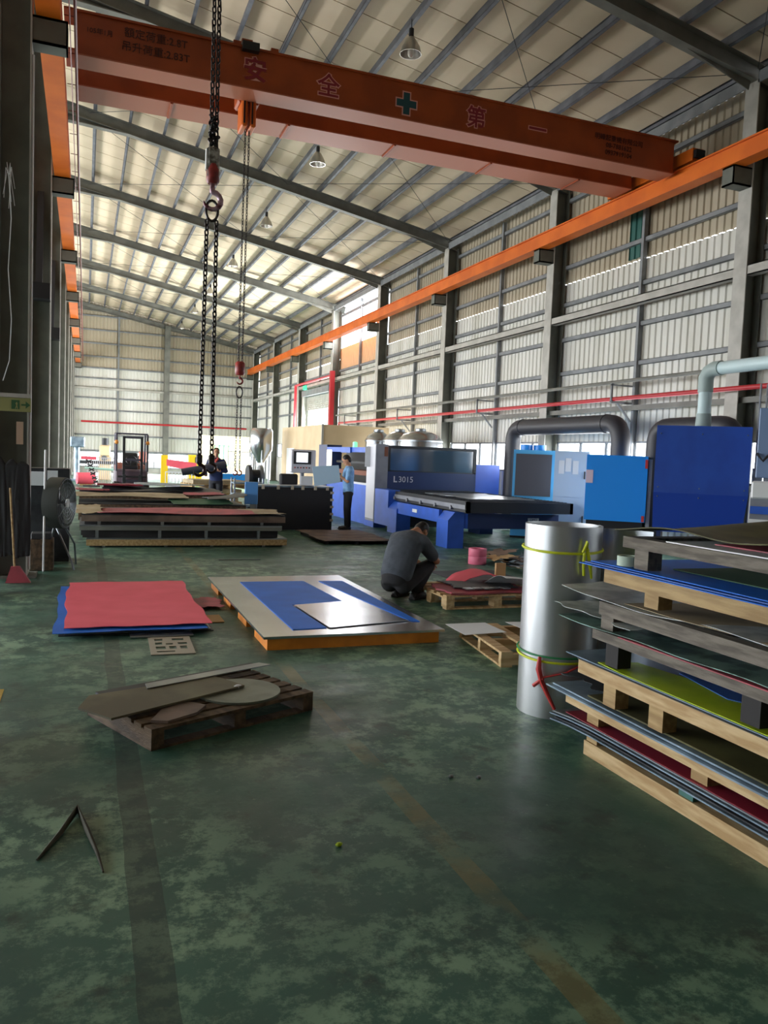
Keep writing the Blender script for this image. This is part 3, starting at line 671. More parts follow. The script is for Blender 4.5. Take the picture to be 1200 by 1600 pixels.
# ---- pink and blue film stack
GP = 'offcuts under the pink film'
for i in range(5):
    sheet('metal_sheet', 'thin steel sheet under the pink film, '+('lowest', 'second', 'third', 'fourth', 'fifth')[i]+' from the floor', (M_stld, M_stl, M_brown, M_stld, M_stl)[i], -.2+.05*i, 1.16-.02*i, 7.5+.03*i, 9.8, .002+.008*i, .006, loc=(0, 0, 0), group=GP, nx=2, ny=2)
ob = sheet('film_sheet', 'bright blue film sheet spread under the pink sheet', M_blue, -.24, 1.1, 7.4, 9.9, .045, .004, amp=.01, seed=61, jag=.025, fn=lambda x, y, u, v: 0)
op = sheet('film_sheet', 'large pink film sheet spread on the floor stack', M_pink, -.16, 1.14, 7.5, 10.02, .062, .005, amp=.012, seed=62, jag=.03, nx=20, ny=30, fn=lambda x, y, u, v: .0)
def plate_holes(w_, h_, holes):   # rectangular plate with rectangular holes built from strips
    mb = MB(); xs = sorted({0, w_, *[a for q in holes for a in (q[0], q[2])]}); ys = sorted({0, h_, *[a for q in holes for a in (q[1], q[3])]})
    for i in range(len(xs)-1):
        for j in range(len(ys)-1):
            cx, cy = (xs[i]+xs[i+1])/2, (ys[j]+ys[j+1])/2
            if not any(q[0] < cx < q[2] and q[1] < cy < q[3] for q in holes): mb.box(xs[i], xs[i+1], ys[j], ys[j+1], 0, .006)
    return mb
o = plate_holes(.36, .62, [(.05, .07, .2, .11), (.05, .17, .13, .27), (.16, .17, .22, .27), (.25, .17, .31, .27), (.05, .33, .11, .42), (.14, .33, .2, .38), (.24, .33, .32, .40), (.05, .48, .12, .55), (.2, .48, .3, .55)]).build('cut_plate', mat('cut_plate_tan', H('a59d8c'), .6)); o.location = (.53, 6.68, .002); o.rotation_euler = (0, 0, -.03); tag(o, 'tan laser cut plate full of rectangular holes on the floor', 'metal plate')
sheet('metal_sheet', 'grey offcut strip beside the laser cut plate', M_stl, .4, .95, 7.3, 7.5, .01, .006, nx=2, ny=2)
sheet('film_sheet', 'torn orange red offcut by the pink stack edge', M_redf, 1.12, 1.42, 8.5, 9.05, .02, .004, amp=.03, seed=64, jag=.05)
sheet('cardboard_scrap', 'tan offcut plate by the pink stack edge', M_card, 1.1, 1.32, 7.85, 8.2, .004, .006, nx=2, ny=2, cat='scrap')

# ---- wooden pallet with boards and a disc (front left)
u = Vector((.909, .416, 0))
fp = thing('pallet', 'worn dark pallet carrying boards and a round disc', 'pallet', (.37, 4.53, 0), math.atan2(.416, .909))
for x in (0, .56, 1.10): B(x, x+.08, 0, .8, 0, .105).build('stringer', M_woodd, fp)
for i in range(7): B(-.0, 1.18, .0+.117*i, .085+.117*i, .105, .125).build('deck_board', M_woodd, fp)
for y in (.0, .36, .72): B(0, 1.18, y, y+.08, -.0, .015).build('bottom_board', M_woodd, fp)
def onp(mb, name, m, label, cat, z=0): o = mb.build(name, m, None, 40); o.location = (.37, 4.53, z); o.rotation_euler = (0, 0, math.atan2(.416, .909)); return tag(o, label, cat)
onp(MB().lathe([(0, .127), (.27, .127), (.27, .142), (0, .142)], (.78, .28, 0), 40), 'disc_plate', mat('disc_grey', H('7c8274'), .45, .3, c2=H('6a7064'), scale=6), 'round grey green steel disc on the worn pallet', 'metal disc')
onp(MB().prism([(-.19, .517), (-.128, .224), (.844, .306), (.807, .61), (-.04, .70)], .145, .158), 'board', mat('old_board', H('6e6a50'), .6, c2=H('5b5440'), scale=3), 'wide brown board lying across the worn pallet', 'board')
onp(MB().box(.05, 1.25, .70, .80, .127, .14), 'board', M_stld, 'long dark strip board at the back of the worn pallet', 'board')
onp(MB().prism([(.3, .6), (1.28, .60), (1.24, .69), (.34, .7)], .160, .166), 'glass_strip', M_stl, 'narrow shiny metal strip lying over the wide board', 'metal strip')
onp(MB().prism([(.12, .03), (.33, .06), (.45, .15), (.40, .27), (.2, .24), (.05, .1)], .127, .143), 'cut_plate', M_brown, 'brown cut plate with curved edge on the pallet front', 'metal plate')
onp(MB().ball((.80, .32, .152), (.035, .02, .014), 7, 5), 'paper_scrap', M_paper, 'crumpled white paper scrap on the disc', 'paper')
# debris on the floor
tag(MB().tube([(-.16, 3.42, .005), (-.08, 3.62, .012), (-.01, 3.83, .022), (.03, 3.62, .015), (.07, 3.4, .01), (.09, 3.25, .004)], [.006, .012, .02, .012, .008, .004], 6).build('leaf_strip', mat('strip_olive', H('3a3a2a'), .8), None, 60), 'bent brown strip lying on the bare floor', 'scrap')
for i, (x, y, lab) in enumerate(((1.06, 3.2, 'tiny yellow green chip on the bare floor'), (2.0, 3.7, 'small pale pebble by the pallet pile'), (1.86, 3.75, 'small pale chip in the aisle'))):
    tag(MB().ball((x, y, .008), (.018, .012, .009), 6, 4).build('floor_chip', M_lime if i == 0 else M_stl), lab, 'debris')
tag(B(-.66, -.50, 5.62, 5.95, 0, .002).build('floor_tape', mat('tape_yellow', H('b8962a'), .7)), 'short piece of yellow floor marking tape', 'tape')
tag(B(1.97, 2.62, 12.4, 12.43, 0, .012).build('steel_rod', M_stl), 'thin steel strip on floor before the sheet stacks', 'metal strip')

# ---- pallet A with red sheets, pallet B empty
def euro(label, loc, rz, L1, W1, m, nb=6, h=.12, blocks=False):
    t = thing('pallet', label, 'pallet', loc, rz)
    for x in (0, L1/2-.04, L1-.08):
        if blocks:
            for y in (0, W1/2-.07, W1-.14): B(x, x+.1, y, y+.14, .018, h-.04).build('block', m, t)
            B(x, x+.1, 0, W1, h-.04, h-.02).build('stringer', m, t)
        else: B(x, x+.06, 0, W1, .018, h-.02).build('stringer', m, t)
    for i in range(nb): y = (W1-.1)*i/(nb-1); B(0, L1, y, y+.1, h-.02, h).build('deck_board', m, t)
    for y in (0, W1/2-.05, W1-.1): B(0, L1, y, y+.1, 0, .018).build('bottom_board', m, t)
    return t
euro('pale pallet with red sheets beside the squatting worker', (3.86, 8.1, 0), 0, 1.3, 1.0, M_woodn, h=.16, blocks=True)
sheet('film_sheet', 'red film sheets heaped on the pale pallet', M_redf, 3.92, 5.0, 8.1, 8.75, .161, .02, amp=.02, seed=71, jag=.05)
sheet('film_sheet', 'rounded pink red sheet leaning at the back of pallet', M_pink, 4.3, 5.05, 8.7, 9.1, .161, .008, amp=.02, seed=72, jag=.05, fn=lambda x, y, u, v: .14*math.sin(PI*u))
sheet('metal_sheet', 'dark perforated offcut on the red sheets', M_stld, 4.1, 4.9, 8.3, 8.8, .20, .01, amp=.01, seed=73, jag=.06)
for i in range(5): tag(MB().cbox(4.15+.12*i, 4.25+.12*i, 8.18+.03*(i % 2), 8.3, .205, .22, .004).build('cut_part', M_stl), 'small cut steel part lined up on the red sheets', 'metal part', 'cut parts on the red sheets'); 
sheet('paper_sheet', 'bent pale sheet leaning over the pallet edge', M_paper, 4.62, 5.25, 8.12, 8.75, .165, .003, amp=.2, seed=75, cat='paper')
tag(B(5.0, 5.14, 9.05, 9.09, .161, .39).build('cardboard_piece', M_card), 'upright tan cardboard piece on the pallet back', 'cardboard')
euro('empty pale pallet with papers beside the steel roll', (4.19, 5.59, 0), math.radians(82), 1.12, .95, M_woodn, nb=4, h=.13)
sheet('paper_sheet', 'white printed sheet on the empty pallet corner', M_paper, 3.2, 3.62, 6.3, 6.72, .131, .002, amp=.04, seed=76, cat='paper')
sheet('paper_sheet', 'white sheet at the back of the empty pallet', M_paper, 3.8, 4.2, 6.3, 6.65, .131, .002, amp=.06, seed=77, cat='paper')
tag(CB(3.8, 4.0, 5.95, 6.1, .131, .20, .008).build('stone_block', M_stl), 'small grey block on the empty pallet', 'block')
# pink tape rolls, scrap heap
for i in range(2):
    m = MB(); m.lathe([(.1, 0), (.145, 0), (.15, .01), (.15, .12), (.145, .13), (.1, .13), (.1, 0)], n=28)
    o = m.build('tape_roll', mat('pink_tape', H('e0708c'), .5), None, 40); o.location = (6.1, 11.7, .0+.131*i+.0); tag(o, ('lower', 'upper')[i]+' pink tape roll of the floor stack by the laser', 'tape')
r = random.Random(5)
for i in range(28):
    w_ = r.uniform(.2, .6); d_ = r.uniform(.15, .4); mm = r.choice([M_stl, M_stl, M_stld, M_stlb, M_card, M_stld, M_brown])
    cx, cy = 6.85+r.gauss(0, .38), 11.4+r.gauss(0, .5)
    o = sheet('scrap_offcut', ('long' if w_ > .42 else 'small')+' jagged '+{M_stl: 'bright steel', M_stld: 'dark steel', M_stlb: 'blue grey', M_card: 'tan card', M_brown: 'brown'}[mm]+' offcut in the scrap heap by the laser', mm, -w_/2, w_/2, -d_/2, d_/2, 0, .006, amp=.2, seed=100+i, jag=.12, nx=6, ny=6, loc=(min(7.4, max(6.3, cx)), min(12.2, max(10.7, cy)), .004+.003*i), rotz=r.uniform(0, 3), group='offcuts in the scrap heap', cat='scrap')
    o.location.z -= min(v.co.z for v in o.data.vertices)
    if i < 10: o.location.z = .003-min(v.co.z for v in o.data.vertices)
tag(sheet_mb(4.9, 6.0, 9.6, 11.0, .0, .004).build('floor_mat', M_stld), 'dark mat on floor by pink tape rolls', 'mat')

# ---- stacks of sheet racks on the left
def rack(label, x0, x1, y0, y1, z0, z1, ztop, mf, md):
    t = thing('sheet_rack', label, 'rack', (x0, y0, z0), 0, 'stacked sheet racks')
    w_, d_ = x1-x0, y1-y0
    for y in (0, d_-.06): B(0, w_, y, y+.06, z1-z0, ztop-z0-.02).build('beam', mf, t)
    B(0, w_, 0, d_, ztop-z0-.02, ztop-z0).build('sheet_deck', md, t)
    B(.05, w_-.05, .12, d_-.08, .001, ztop-z0-.021).build('sheets_or_filler', M_wooddk, t)  # dark filler box added to stop light showing through the rack gaps
    if z1 > z0:
        for x in (.25*w_/3.4, w_*.37, w_*.6, w_*.87):
            for y in (0.01, d_-.06): B(x, x+.05, y, y+.05, 0, z1-z0).build('post', M_stl, t)
    return t
rack('lowest timber edged sheet rack of the front left stack', .04, 3.46, 14.1, 15.7, 0, .03, .155, M_wood, M_stl)
rack('middle grey steel sheet rack of the front left stack', -.07, 3.36, 14.1, 15.7, .156, .29, .38, M_steel, M_stl)
rack('top brown edged sheet rack of the front left stack', -.04, 3.42, 14.1, 15.7, .381, .44, .565, M_brown, M_stld)
sheet('film_sheet', 'long faded red film sheet on the front left stack', M_redf, .24, 2.9, 14.05, 15.2, .566, .008, amp=.05, seed=81, jag=.04)
sheet('metal_sheet', 'beige sheet corner at the left end of stack', M_beige, -.12, .3, 14.1, 15.3, .566, .006, amp=.08, seed=82, jag=.08)
sheet('metal_sheet', 'pale sheet corner at the right end of stack', M_beige, 2.7, 3.4, 14.1, 15.0, .566, .006, amp=.05, seed=83, jag=.06)
rack('sheet rack of the middle left stack', -.1, 3.05, 15.95, 17.4, 0, .3, .62, M_woodd, M_stld)
sheet('metal_sheet', 'dark green sheet on the middle left stack', M_green, 1.6, 2.75, 15.8, 17.0, .63, .008, amp=.07, seed=84, jag=.05)
sheet('metal_sheet', 'long beige sheet on the middle left stack', M_beige, -.15, 1.95, 16.3, 17.5, .712, .01, amp=.05, seed=85, jag=.04)
sheet('metal_sheet', 'dark curled sheet at right end of middle stack', M_stld, 2.3, 3.08, 15.9, 16.9, .715, .008, amp=.03, seed=86, jag=.05, fn=lambda x, y, u, v: .1*u*u)
sheet('film_sheet', 'pale red film scrap on the middle left stack', M_redf, 2.0, 2.8, 17.02, 17.6, .735, .006, amp=.06, seed=87, jag=.06)
rack('sheet rack of the rear left stack', -.1, 3.0, 18.0, 19.5, 0, .35, .72, M_woodd, M_stld)
sheet('metal_sheet', 'long dark olive sheet draped on the rear left stack', M_stld, .4, 2.9, 17.9, 19.3, .73, .008, amp=.09, seed=88, jag=.05)
sheet('metal_sheet', 'brown red board on top of the rear left stack', M_redd, .25, 1.2, 18.4, 19.4, .82, .03, amp=.03, seed=89, jag=.03)
sheet('metal_sheet', 'pale blue grey sheet on the rear left stack top', M_stlb, 1.1, 2.6, 18.6, 19.5, .83, .008, amp=.06, seed=90, jag=.03)
sheet('film_sheet', 'orange red scrap at left of the rear stack', M_redf, -.15, .5, 18.0, 18.9, .73, .008, amp=.05, seed=91, jag=.05)
# low pallet with brown board in front of the laser
bp_ = thing('pallet', 'low dark pallet in front of the black desk', 'pallet', (4.3, 14.5, 0))
for x in (0, .6, 1.2): B(x, x+.08, 0, 1.85, 0, .07).build('stringer', M_wooddk, bp_)
sheet('board', 'flat brown board on the low dark pallet', M_brown, 4.24, 5.66, 14.4, 16.5, .071, .012, amp=.0, jag=.05, cat='board')

# ================================================================= MACHINES
M_navy = mat('machine_navy', H('1c2f5e'), .45); M_mblue = mat('machine_blue', H('3363cc'), .42, c2=H('2e5cbe'), scale=3)
M_mlight = mat('machine_light_blue', H('8fa4d8'), .45); M_boxblue = mat('cabinet_bright_blue', H('2190ee'), .4)
M_navyb = mat('box_navy', H('2850ac'), .38, c2=H('2448a0'), scale=2); M_ltblue = mat('chiller_blue', H('56a9dd'), .45)
M_cab = mat('cabinet_pale', H('b4c8dc'), .45); M_glass = mat('dark_glass', (.02, .024, .03), .12, spec=.8)
M_grey = mat('machine_grey', H('8b8e96'), .45, c2=H('7c7f88'), scale=3); M_greyw = mat('machine_white_grey', H('cfd0d8'), .4)
M_duct = mat('black_duct', H('34343a'), .5); M_cream = mat('container_cream', H('d9c19a'), .6, c2=H('ccb48c'), scale=1)
M_rust = mat('rust', H('7a4a38'), .7); M_panelg = mat('filter_grey', H('4a4a52'), .7)

lz = thing('laser_cutter', 'large blue laser cutting machine with dark glazed gantry', 'machine', (6.53, 13.8, 0))
def leg(y0, y1, z):
    m = MB(); M = Matrix(((1, 0, 0, 0), (0, 0, 1, 0), (0, 1, 0, 0), (0, 0, 0, 1)))
    m.prism([(0, .0), (.34, 0), (.34, z), (.14, z), (0, z-.16)], y0, y1, M); return m.build('leg', M_mblue, lz)
leg(0, .52, .70); leg(2.7, 3.25, .70)
B(0, .3, 3.25, 4.15, .12, .95).build('side_panel', M_mblue, lz)
B(.03, .10, .5, 2.75, .46, .71).build('side_beam', M_mblue, lz)
B(.42, 2.46, .0, .14, .38, .67).build('end_beam', M_navy, lz)
m = MB(); m.add([(.16, .10, .40), (.42, 0, .38), (.42, 0, .67), (.16, .10, .68), (.16, .3, .40), (.42, .3, .38), (.42, .3, .67), (.16, .3, .68)], [(0, 1, 2, 3), (4, 7, 6, 5), (0, 3, 7, 4), (1, 5, 6, 2), (3, 2, 6, 7), (0, 4, 5, 1)]); m.build('corner_panel', M_mblue, lz)
B(2.1, 2.44, .15, .6, 0, .5).build('leg', M_navy, lz); B(2.1, 2.44, 2.7, 3.3, 0, .5).build('leg', M_navy, lz)
# shuttle table
tb = MB(); tb.box(.17, .24, -.45, 4.1, .72, .93); tb.box(2.42, 2.49, -.45, 4.1, .72, .93); tb.box(.17, 2.49, -.45, -.38, .72, .93); tb.build('shuttle_table', M_dark, lz)
B(.15, .17, -.40, 4.0, .78, .86).build('table_rail', M_grey, lz)
for i in range(34): B(.25, 2.41, -.34+.13*i, -.325+.13*i, .82, .945).build('table_slat', M_stld, lz)
for i in range(5): MB().cyl((.12, .2+.75*i, .78), (.17, .2+.75*i, .78), .04, n=10).build('table_roller', M_grey, lz)
for x, y in ((.3, 1.6),): pass
o = sheet_mb(.55, 2.1, .2, 2.6, .947, .004, jag=.12, seed=5).build('cut_sheet', M_stl, lz)
# labels on beams
B(.02, .03, 1.6, 1.85, .56, .63).build('maker_plate', M_white, lz); B(1.75, 2.0, -.006, 0, .53, .60).build('maker_plate', M_white, lz)
text('plate_lettering', 'OMO', lz, (1.875, -.009, .565), .07, M_navy)
# gantry
B(.32, 2.70, 4.2, 4.28, .90, 1.36).build('front_panel', M_navy, lz)
text('lettering', 'L', lz, (.52, 4.195, 1.17), .20, M_greyw, ext=.002, bold=.006); text('lettering', '3015', lz, (.80, 4.195, 1.17), .20, M_greyw, ext=.002)
m = MB(); m.box(.32, 2.70, 4.2, 4.28, 1.92, 1.99); m.box(.32, .38, 4.2, 4.28, 1.36, 1.92); m.box(2.62, 2.70, 4.2, 4.28, 1.36, 1.92); m.box(.32, 2.7, 4.2, 4.28, 1.36, 1.39); m.build('window_frame', M_black, lz)
B(.38, 2.62, 4.22, 4.24, 1.39, 1.92).build('window', M_glass, lz)
B(.34, 2.68, 4.30, 4.36, .2, 1.36).build('inner_panel', M_black, lz)
B(.01, .32, 4.2, 4.85, .14, 2.01).build('pillar', M_grey, lz); B(.0, .32, 4.19, 4.86, 0, .14).build('pillar_base', M_mblue, lz)
B(-.0, .01, 4.22, 4.83, .2, 2.0).build('pillar_side', M_greyw, lz)
B(.22, .31, 4.19, 4.2, 1.72, 1.95).build('rust_mark', M_rust, lz)
# cell behind
B(.07, .12, 4.9, 9.3, .0, 1.02).build('side_panel', M_mblue, lz); B(.06, .13, 4.9, 8.4, .98, 1.03).build('sill', M_greyw, lz)
B(.05, .5, 8.5, 9.35, 0, 2.0).build('rear_post', M_navy, lz)
B(.05, .2, 4.9, 8.5, 1.80, 1.93).build('top_beam', M_mblue, lz)
B(.0, .05, 6.2, 7.0, 1.78, 1.93).build('beam_cover', M_mblue, lz)
B(.9, 2.7, 4.4, 6.3, 0, 1.95).build('machine_core', M_black, lz); B(.9, 1.0, 6.3, 9.3, 0, 1.95).build('back_panel', M_black, lz)
B(.3, .9, 5.2, 8.3, 1.2, 1.32).build('carriage', M_rust, lz); B(.25, .32, 5.6, 8.2, 1.5, 1.56).build('drag_chain', M_dark, lz)
m = MB(); m.lathe([(0, .15), (.06, .13), (.065, 0), (0, 0)], (.1, 6.1, 1.93), 14); m.build('signal_lamp', mat('lamp_green', H('7fe8b4'), .4, emit=.8), lz, 50)
B(.02, .05, 8.0, 8.4, 1.35, 1.85).build('work_light', mat('work_light_white', H('fff0d8'), .4, emit=1.5), lz)
B(-.13, 0, 4.6, 4.605, 1.45, 1.95).build('hung_paper', M_paper, lz)

# ---- chiller, cabinet, bright blue box, navy box
t = thing('chiller', 'light blue chiller unit with grey filter panel', 'machine', (9.03, 15.8, 0), math.radians(-31)); t.scale = (.92, 1, 1.01)
B(0, 1.0, 0, .7, .05, 1.97).build('body', M_ltblue, t); B(.06, .92, -.02, 0, .95, 1.88).build('filter_panel', M_panelg, t)
for x in (.3, .62): m = MB(); m.lathe([(0, .12), (.15, .12), (.15, 0)], (x, .35, 1.97), 18); m.build('fan_cowl', M_boxblue, t, 40)
B(0, .98, .02, .5, 0, .05).build('plinth', M_black, t)
t = thing('electric_cabinet', 'pale grey blue electric cabinet between chiller and blue box', 'cabinet', (9.27, 14.49, 0), math.radians(-34)); t.scale = (.9, 1, 1)
B(0, .78, 0, .6, .05, 1.98).build('body', M_cab, t)
for z0, z1 in ((1.02, 1.95), (.1, 1.0)): d = B(.02, .76, -.02, 0, z0, z1).build('door', M_cab, t); CB(.68, .71, -.045, -.02, (z0+z1)/2-.08, (z0+z1)/2+.08, .005).build('handle', M_dark, d)
B(0, .78, .02, .6, 0, .05).build('plinth', M_black, t)
for x, z in ((.1, 1.5), (.25, 1.55), (.42, 1.5)): B(x, x+.13, -.026, -.021, z, z+.28).build('notice', M_paper, t)
t = thing('blue_cabinet', 'bright blue machine cabinet under the dark duct', 'cabinet', (8.65, 12.45, 0), math.radians(-37)); t.scale = (.79, 1, 1)
B(0, 1.36, 0, .8, .70, 1.9).build('body', M_boxblue, t); B(.05, 1.3, .05, .75, 0, .70).build('base', M_black, t)
B(.0, .16, -.01, 0, 1.38, 1.62).build('notice', mat('notice_pink', H('d9c4d2'), .6), t); B(1.38, 1.46, .05, .6, .6, 1.85).build('side_panel', M_grey, t)
B(1.30, 1.36, -.01, 0, 1.68, 1.84).build('warning_label', M_redst, t); B(1.28, 1.34, -.01, 0, .71, .82).build('warning_label', M_redst, t)
t = thing('dust_collector', 'tall navy blue dust collector box with pale pipe on top', 'machine', (8.02, 9.80, 0), math.radians(-42.5)); t.scale = (.75, .9, 1)
m = MB(); m.add([(0, 0, 1.34), (1.74, 0, 1.34), (1.74, 0, 2.34), (0, 0, 2.34), (0, .95, 1.34), (1.74, .95, 1.34), (1.74, .95, 2.34), (0, .95, 2.34)], [(0, 1, 2, 3), (5, 4, 7, 6), (4, 0, 3, 7), (1, 5, 6, 2), (3, 2, 6, 7)]); m.build('upper_body', M_navyb, t)
m = MB(); m.add([(0, 0, 1.34), (1.74, 0, 1.34), (1.66, .06, .75), (.02, .06, .75), (0, .95, 1.34), (1.74, .95, 1.34), (1.66, .9, .75), (.02, .9, .75)], [(0, 3, 2, 1), (4, 5, 6, 7), (0, 4, 7, 3), (1, 2, 6, 5), (3, 7, 6, 2)]); m.build('hopper', mat('hopper_navy', H('153ea0'), .4), t)
for x in (.1, 1.5): B(x, x+.08, .1, .85, 0, .75).build('leg', M_navy, t)
m = MB()
for x in (.08, .85, 1.66):
    for z in (2.22, 1.42, 1.28): m.ball((x, -.004, z), .012, 6, 4)
m.build('bolt', M_stl, t)
B(1.76, 1.80, -.02, .3, .75, 1.4).build('edge_strip', M_white, t); B(1.80, 1.95, .1, .4, 1.4, 1.75).build('junction_box', M_grey, t)
for x in (1.86, 1.98): MB().cyl((x, .5, .5), (x, .5, 3.0), .02, n=6).build('conduit', M_grey, t)
pv = thing('vent_pipe', 'pale grey plastic vent pipe rising from the navy box', 'pipe', (8.75, 9.66, 2.365))
MB().cyl((0, 0, -.02), (0, 0, .62), .095, n=20).build('riser', M_pvc, pv, 40); MB().cyl((0, 0, -.01), (0, 0, .18), .115, .105, n=20).build('socket', M_pvcj, pv, 40)
m = MB(); m.tube([(0, 0, .5), (0, 0, .72), (0, -.05, .80), (0, -.16, .84), (0, -.30, .84)], .11, 20); m.build('elbow', M_pvcj, pv, 40)
MB().cyl((0, -.28, .84), (0, -5.5, .84), .095, n=20).build('run', M_pvc, pv, 40)
def arc_path(pts, rad, n=6):
    P = [Vector(p) for p in pts]; out = [P[0]]
    for i in range(1, len(P)-1):
        a = (P[i-1]-P[i]).normalized(); b = (P[i+1]-P[i]).normalized()
        for k in range(n+1):
            t_ = k/n; out.append(P[i]+a*rad*(1-t_)**2+b*rad*t_**2)
    return out+[P[-1]]
t = thing('air_duct', 'large dark bent air duct arching over the light blue chiller', 'duct', (9.9, 17.4, 0))
MB().tube(arc_path([(0, 0, .1), (0, 0, 2.55), (0, -4.25, 2.55), (0, -4.25, 1.86)], .4), .19, 20).build('duct_tube', M_duct, t, 40)
for p, q in (((0, -.45, 2.55), (0, -.5, 2.55)), ((0, -3.75, 2.55), (0, -3.8, 2.55))): MB().cyl(p, q, .2, n=20).build('duct_collar', M_duct, t, 40)
t = thing('air_duct', 'large dark bent air duct behind the tall navy box', 'duct', (10.1, 12.35, 0))
MB().tube(arc_path([(0, 0, .1), (0, 0, 2.45), (0, -1.95, 2.45), (0, -1.95, 1.3)], .35), .18, 20).build('duct_tube', M_duct, t, 40)
t = thing('grey_cabinet', 'steel blue cabinet beside the tall navy box', 'cabinet', (8.56, 8.40, 0), math.radians(-46)); CB(0, .9, 0, .5, 1.62, 2.57, .01).build('body', mat('steel_blue', H('7c93b8'), .45), t); B(.1, .8, .2, .45, 0, 1.62).build('stand', M_grey, t)
m = MB(); m.tube([(.0, -.03, 1.95), (.08, -.08, 1.85), (.2, -.06, 2.0), (.3, -.04, 2.15)], .02, 6); m.build('cable', M_black, t, 60)
t = thing('white_machine', 'white and grey small machine beside the navy box', 'machine', (8.2, 8.1, 0), math.radians(-46))
CB(0, .8, 0, .4, 1.35, 1.58, .02).build('top_cover', M_white, t); B(0, .8, 0, .05, 1.15, 1.25).build('rail', M_mblue, t); B(0, .8, .05, .4, .0, 1.35).build('frame', M_grey, t); B(0, .8, -.02, 0, .95, 1.08).build('rail', M_white, t)
for x in (.05, .3, .55): MB().cyl((x, -.03, .2), (x, -.03, .95), .03, n=8).build('cylinder', M_greyw, t)
t = thing('red_blue_unit', 'small navy unit with red mark behind the laser gantry', 'machine', (9.25, 19.0, 0)); B(0, 1.2, 0, .6, .3, 1.6).build('body', M_navyb, t); B(.05, .18, -.01, 0, 1.35, 1.55).build('red_mark', M_redst, t); B(.05, 1.15, .05, .55, 0, .3).build('base', M_black, t)

# ---- container, tanks
t = thing('site_container', 'cream panelled cabin standing behind the laser machine', 'container', (7.2, 25.0, 0))
B(0, 2.3, 0, 5.6, .05, 2.68).build('shell', M_cream, t); B(-.03, .03, -.03, .03, .05, 2.7).build('corner_post', M_beam, t); B(0, 2.3, .05, 5.5, 0, .05).build('base', M_black, t)
B(-.03, 0, 3.6, 4.7, .6, 1.9).build('window', M_white, t)
tk = []
for i, (x, y, r_) in enumerate(((8.72, 23.85, .42), (8.95, 22.6, .50), (9.1, 21.35, .64))):
    t = thing('steel_tank', 'stainless domed tank '+('beside the cream cabin corner', 'in the middle of three by the cabin', 'widest of three behind the laser gantry')[i], 'tank', (x, y, 0), 0, 'stainless tanks behind the laser')
    m = MB(); m.lathe([(r_, .25), (r_, 2.2), (r_*.98, 2.26), (r_*.8, 2.38), (r_*.45, 2.47), (.12, 2.5), (0, 2.5)], n=28); m.build('shell', M_stain, t, 40)
    m = MB(); m.lathe([(.16, 0), (.16, .06), (.1, .08), (0, .08)], (0, 0, 2.49), 18); m.build('hatch', M_stl, t, 40)
    m = MB(); m.lathe([(r_+.015, 2.18), (r_+.015, 2.22), (r_-.01, 2.22)], n=28); m.build('rim', M_stl, t, 40)
    for k in range(3): a = 2.1*k; MB().cyl((r_*.8*math.cos(a), r_*.8*math.sin(a), 0), (r_*.8*math.cos(a), r_*.8*math.sin(a), .3), .04, n=8).build('leg', M_stl, t)

# ---- black desk with clips, console, papers, chair
t = thing('work_desk', 'black panelled work desk in front of control console', 'desk', (3.56, 17.3, 0))
B(0, 1.71, 0, .03, .0, .95).build('front_panel', M_black, t); B(1.68, 1.71, .03, .85, 0, .95).build('side_panel', M_black, t); B(0, .03, .03, .85, 0, .95).build('side_panel', M_black, t)
B(-.02, 1.73, -.02, .87, .95, .98).build('worktop', M_stlb, t)
M_clip = mat('tan_clip', H('b8ad98'), .5)
for x in (.08, .42, .74, .98, 1.27, 1.55): B(x, x+.06, -.03, .02, .90, .985).build('clip', M_clip, t)
for z in (.82, .66, .5, .34, .2): B(1.66, 1.73, -.03, 0, z, z+.05).build('clip', M_clip, t)
t = thing('control_console', 'grey machine control console with bright screen', 'control panel', (4.83, 18.35, 0))
CB(-.30, .30, -.06, .14, 1.25, 1.80, .02).build('housing', M_greyw, t); bz = B(-.24, .18, -.075, -.06, 1.46, 1.76).build('bezel', M_dark, t)
B(-.18, .10, -.08, -.075, 1.50, 1.73).build('screen', mat('screen_light', H('e8eef2'), .3, emit=.9), bz)
for i in range(6): B(-.22+.07*i, -.19+.07*i, -.07, -.06, 1.36, 1.39).build('button', M_dark if i % 2 else M_redst, t)
MB().cyl((0, .05, 0), (0, .05, 1.26), .05, n=12).build('stand', M_grey, t, 40); CB(-.25, .25, -.15, .25, 0, .05, .01).build('foot', M_grey, t)
tag(CB(4.12, 4.52, 17.55, 17.75, .982, 1.24, .03).build('black_bag', M_blackm), 'black bag standing on the desk', 'bag')
tag(B(4.58, 4.85, 17.5, 17.52, .982, 1.2).build('paper_sheet', M_paper), 'white paper propped up on the desk', 'paper').rotation_euler = (0, 0, 0)
tag(sheet_mb(4.0, 4.9, 17.32, 17.5, .981, .003, amp=.02, seed=9).build('paper_sheet', M_paper), 'papers scattered along the desk edge', 'paper')
t = thing('chair', 'light blue plastic chair back beside the black desk', 'chair', (3.29, 16.65, 0))
m = sheet_mb(-.14, .14, 0, .02, .62, .45, nx=8, ny=2); m = MB(); m.cbox(-.14, .14, 0, .03, .60, 1.07, .012); m.build('backrest', mat('chair_blue', H('5b9be0'), .45), t)
CB(-.18, .18, .03, .4, .42, .46, .01).build('seat', MT['chair_blue'], t)
for x in (-.15, .15):
    for y in (.05, .37): MB().cyl((x, y, 0), (x, y, .43), .014, n=8).build('leg', M_stl, t)
    MB().cyl((x*.8, .04, .42), (x*.8, .03, .66), .012, n=8).build('back_support', M_stl, t)

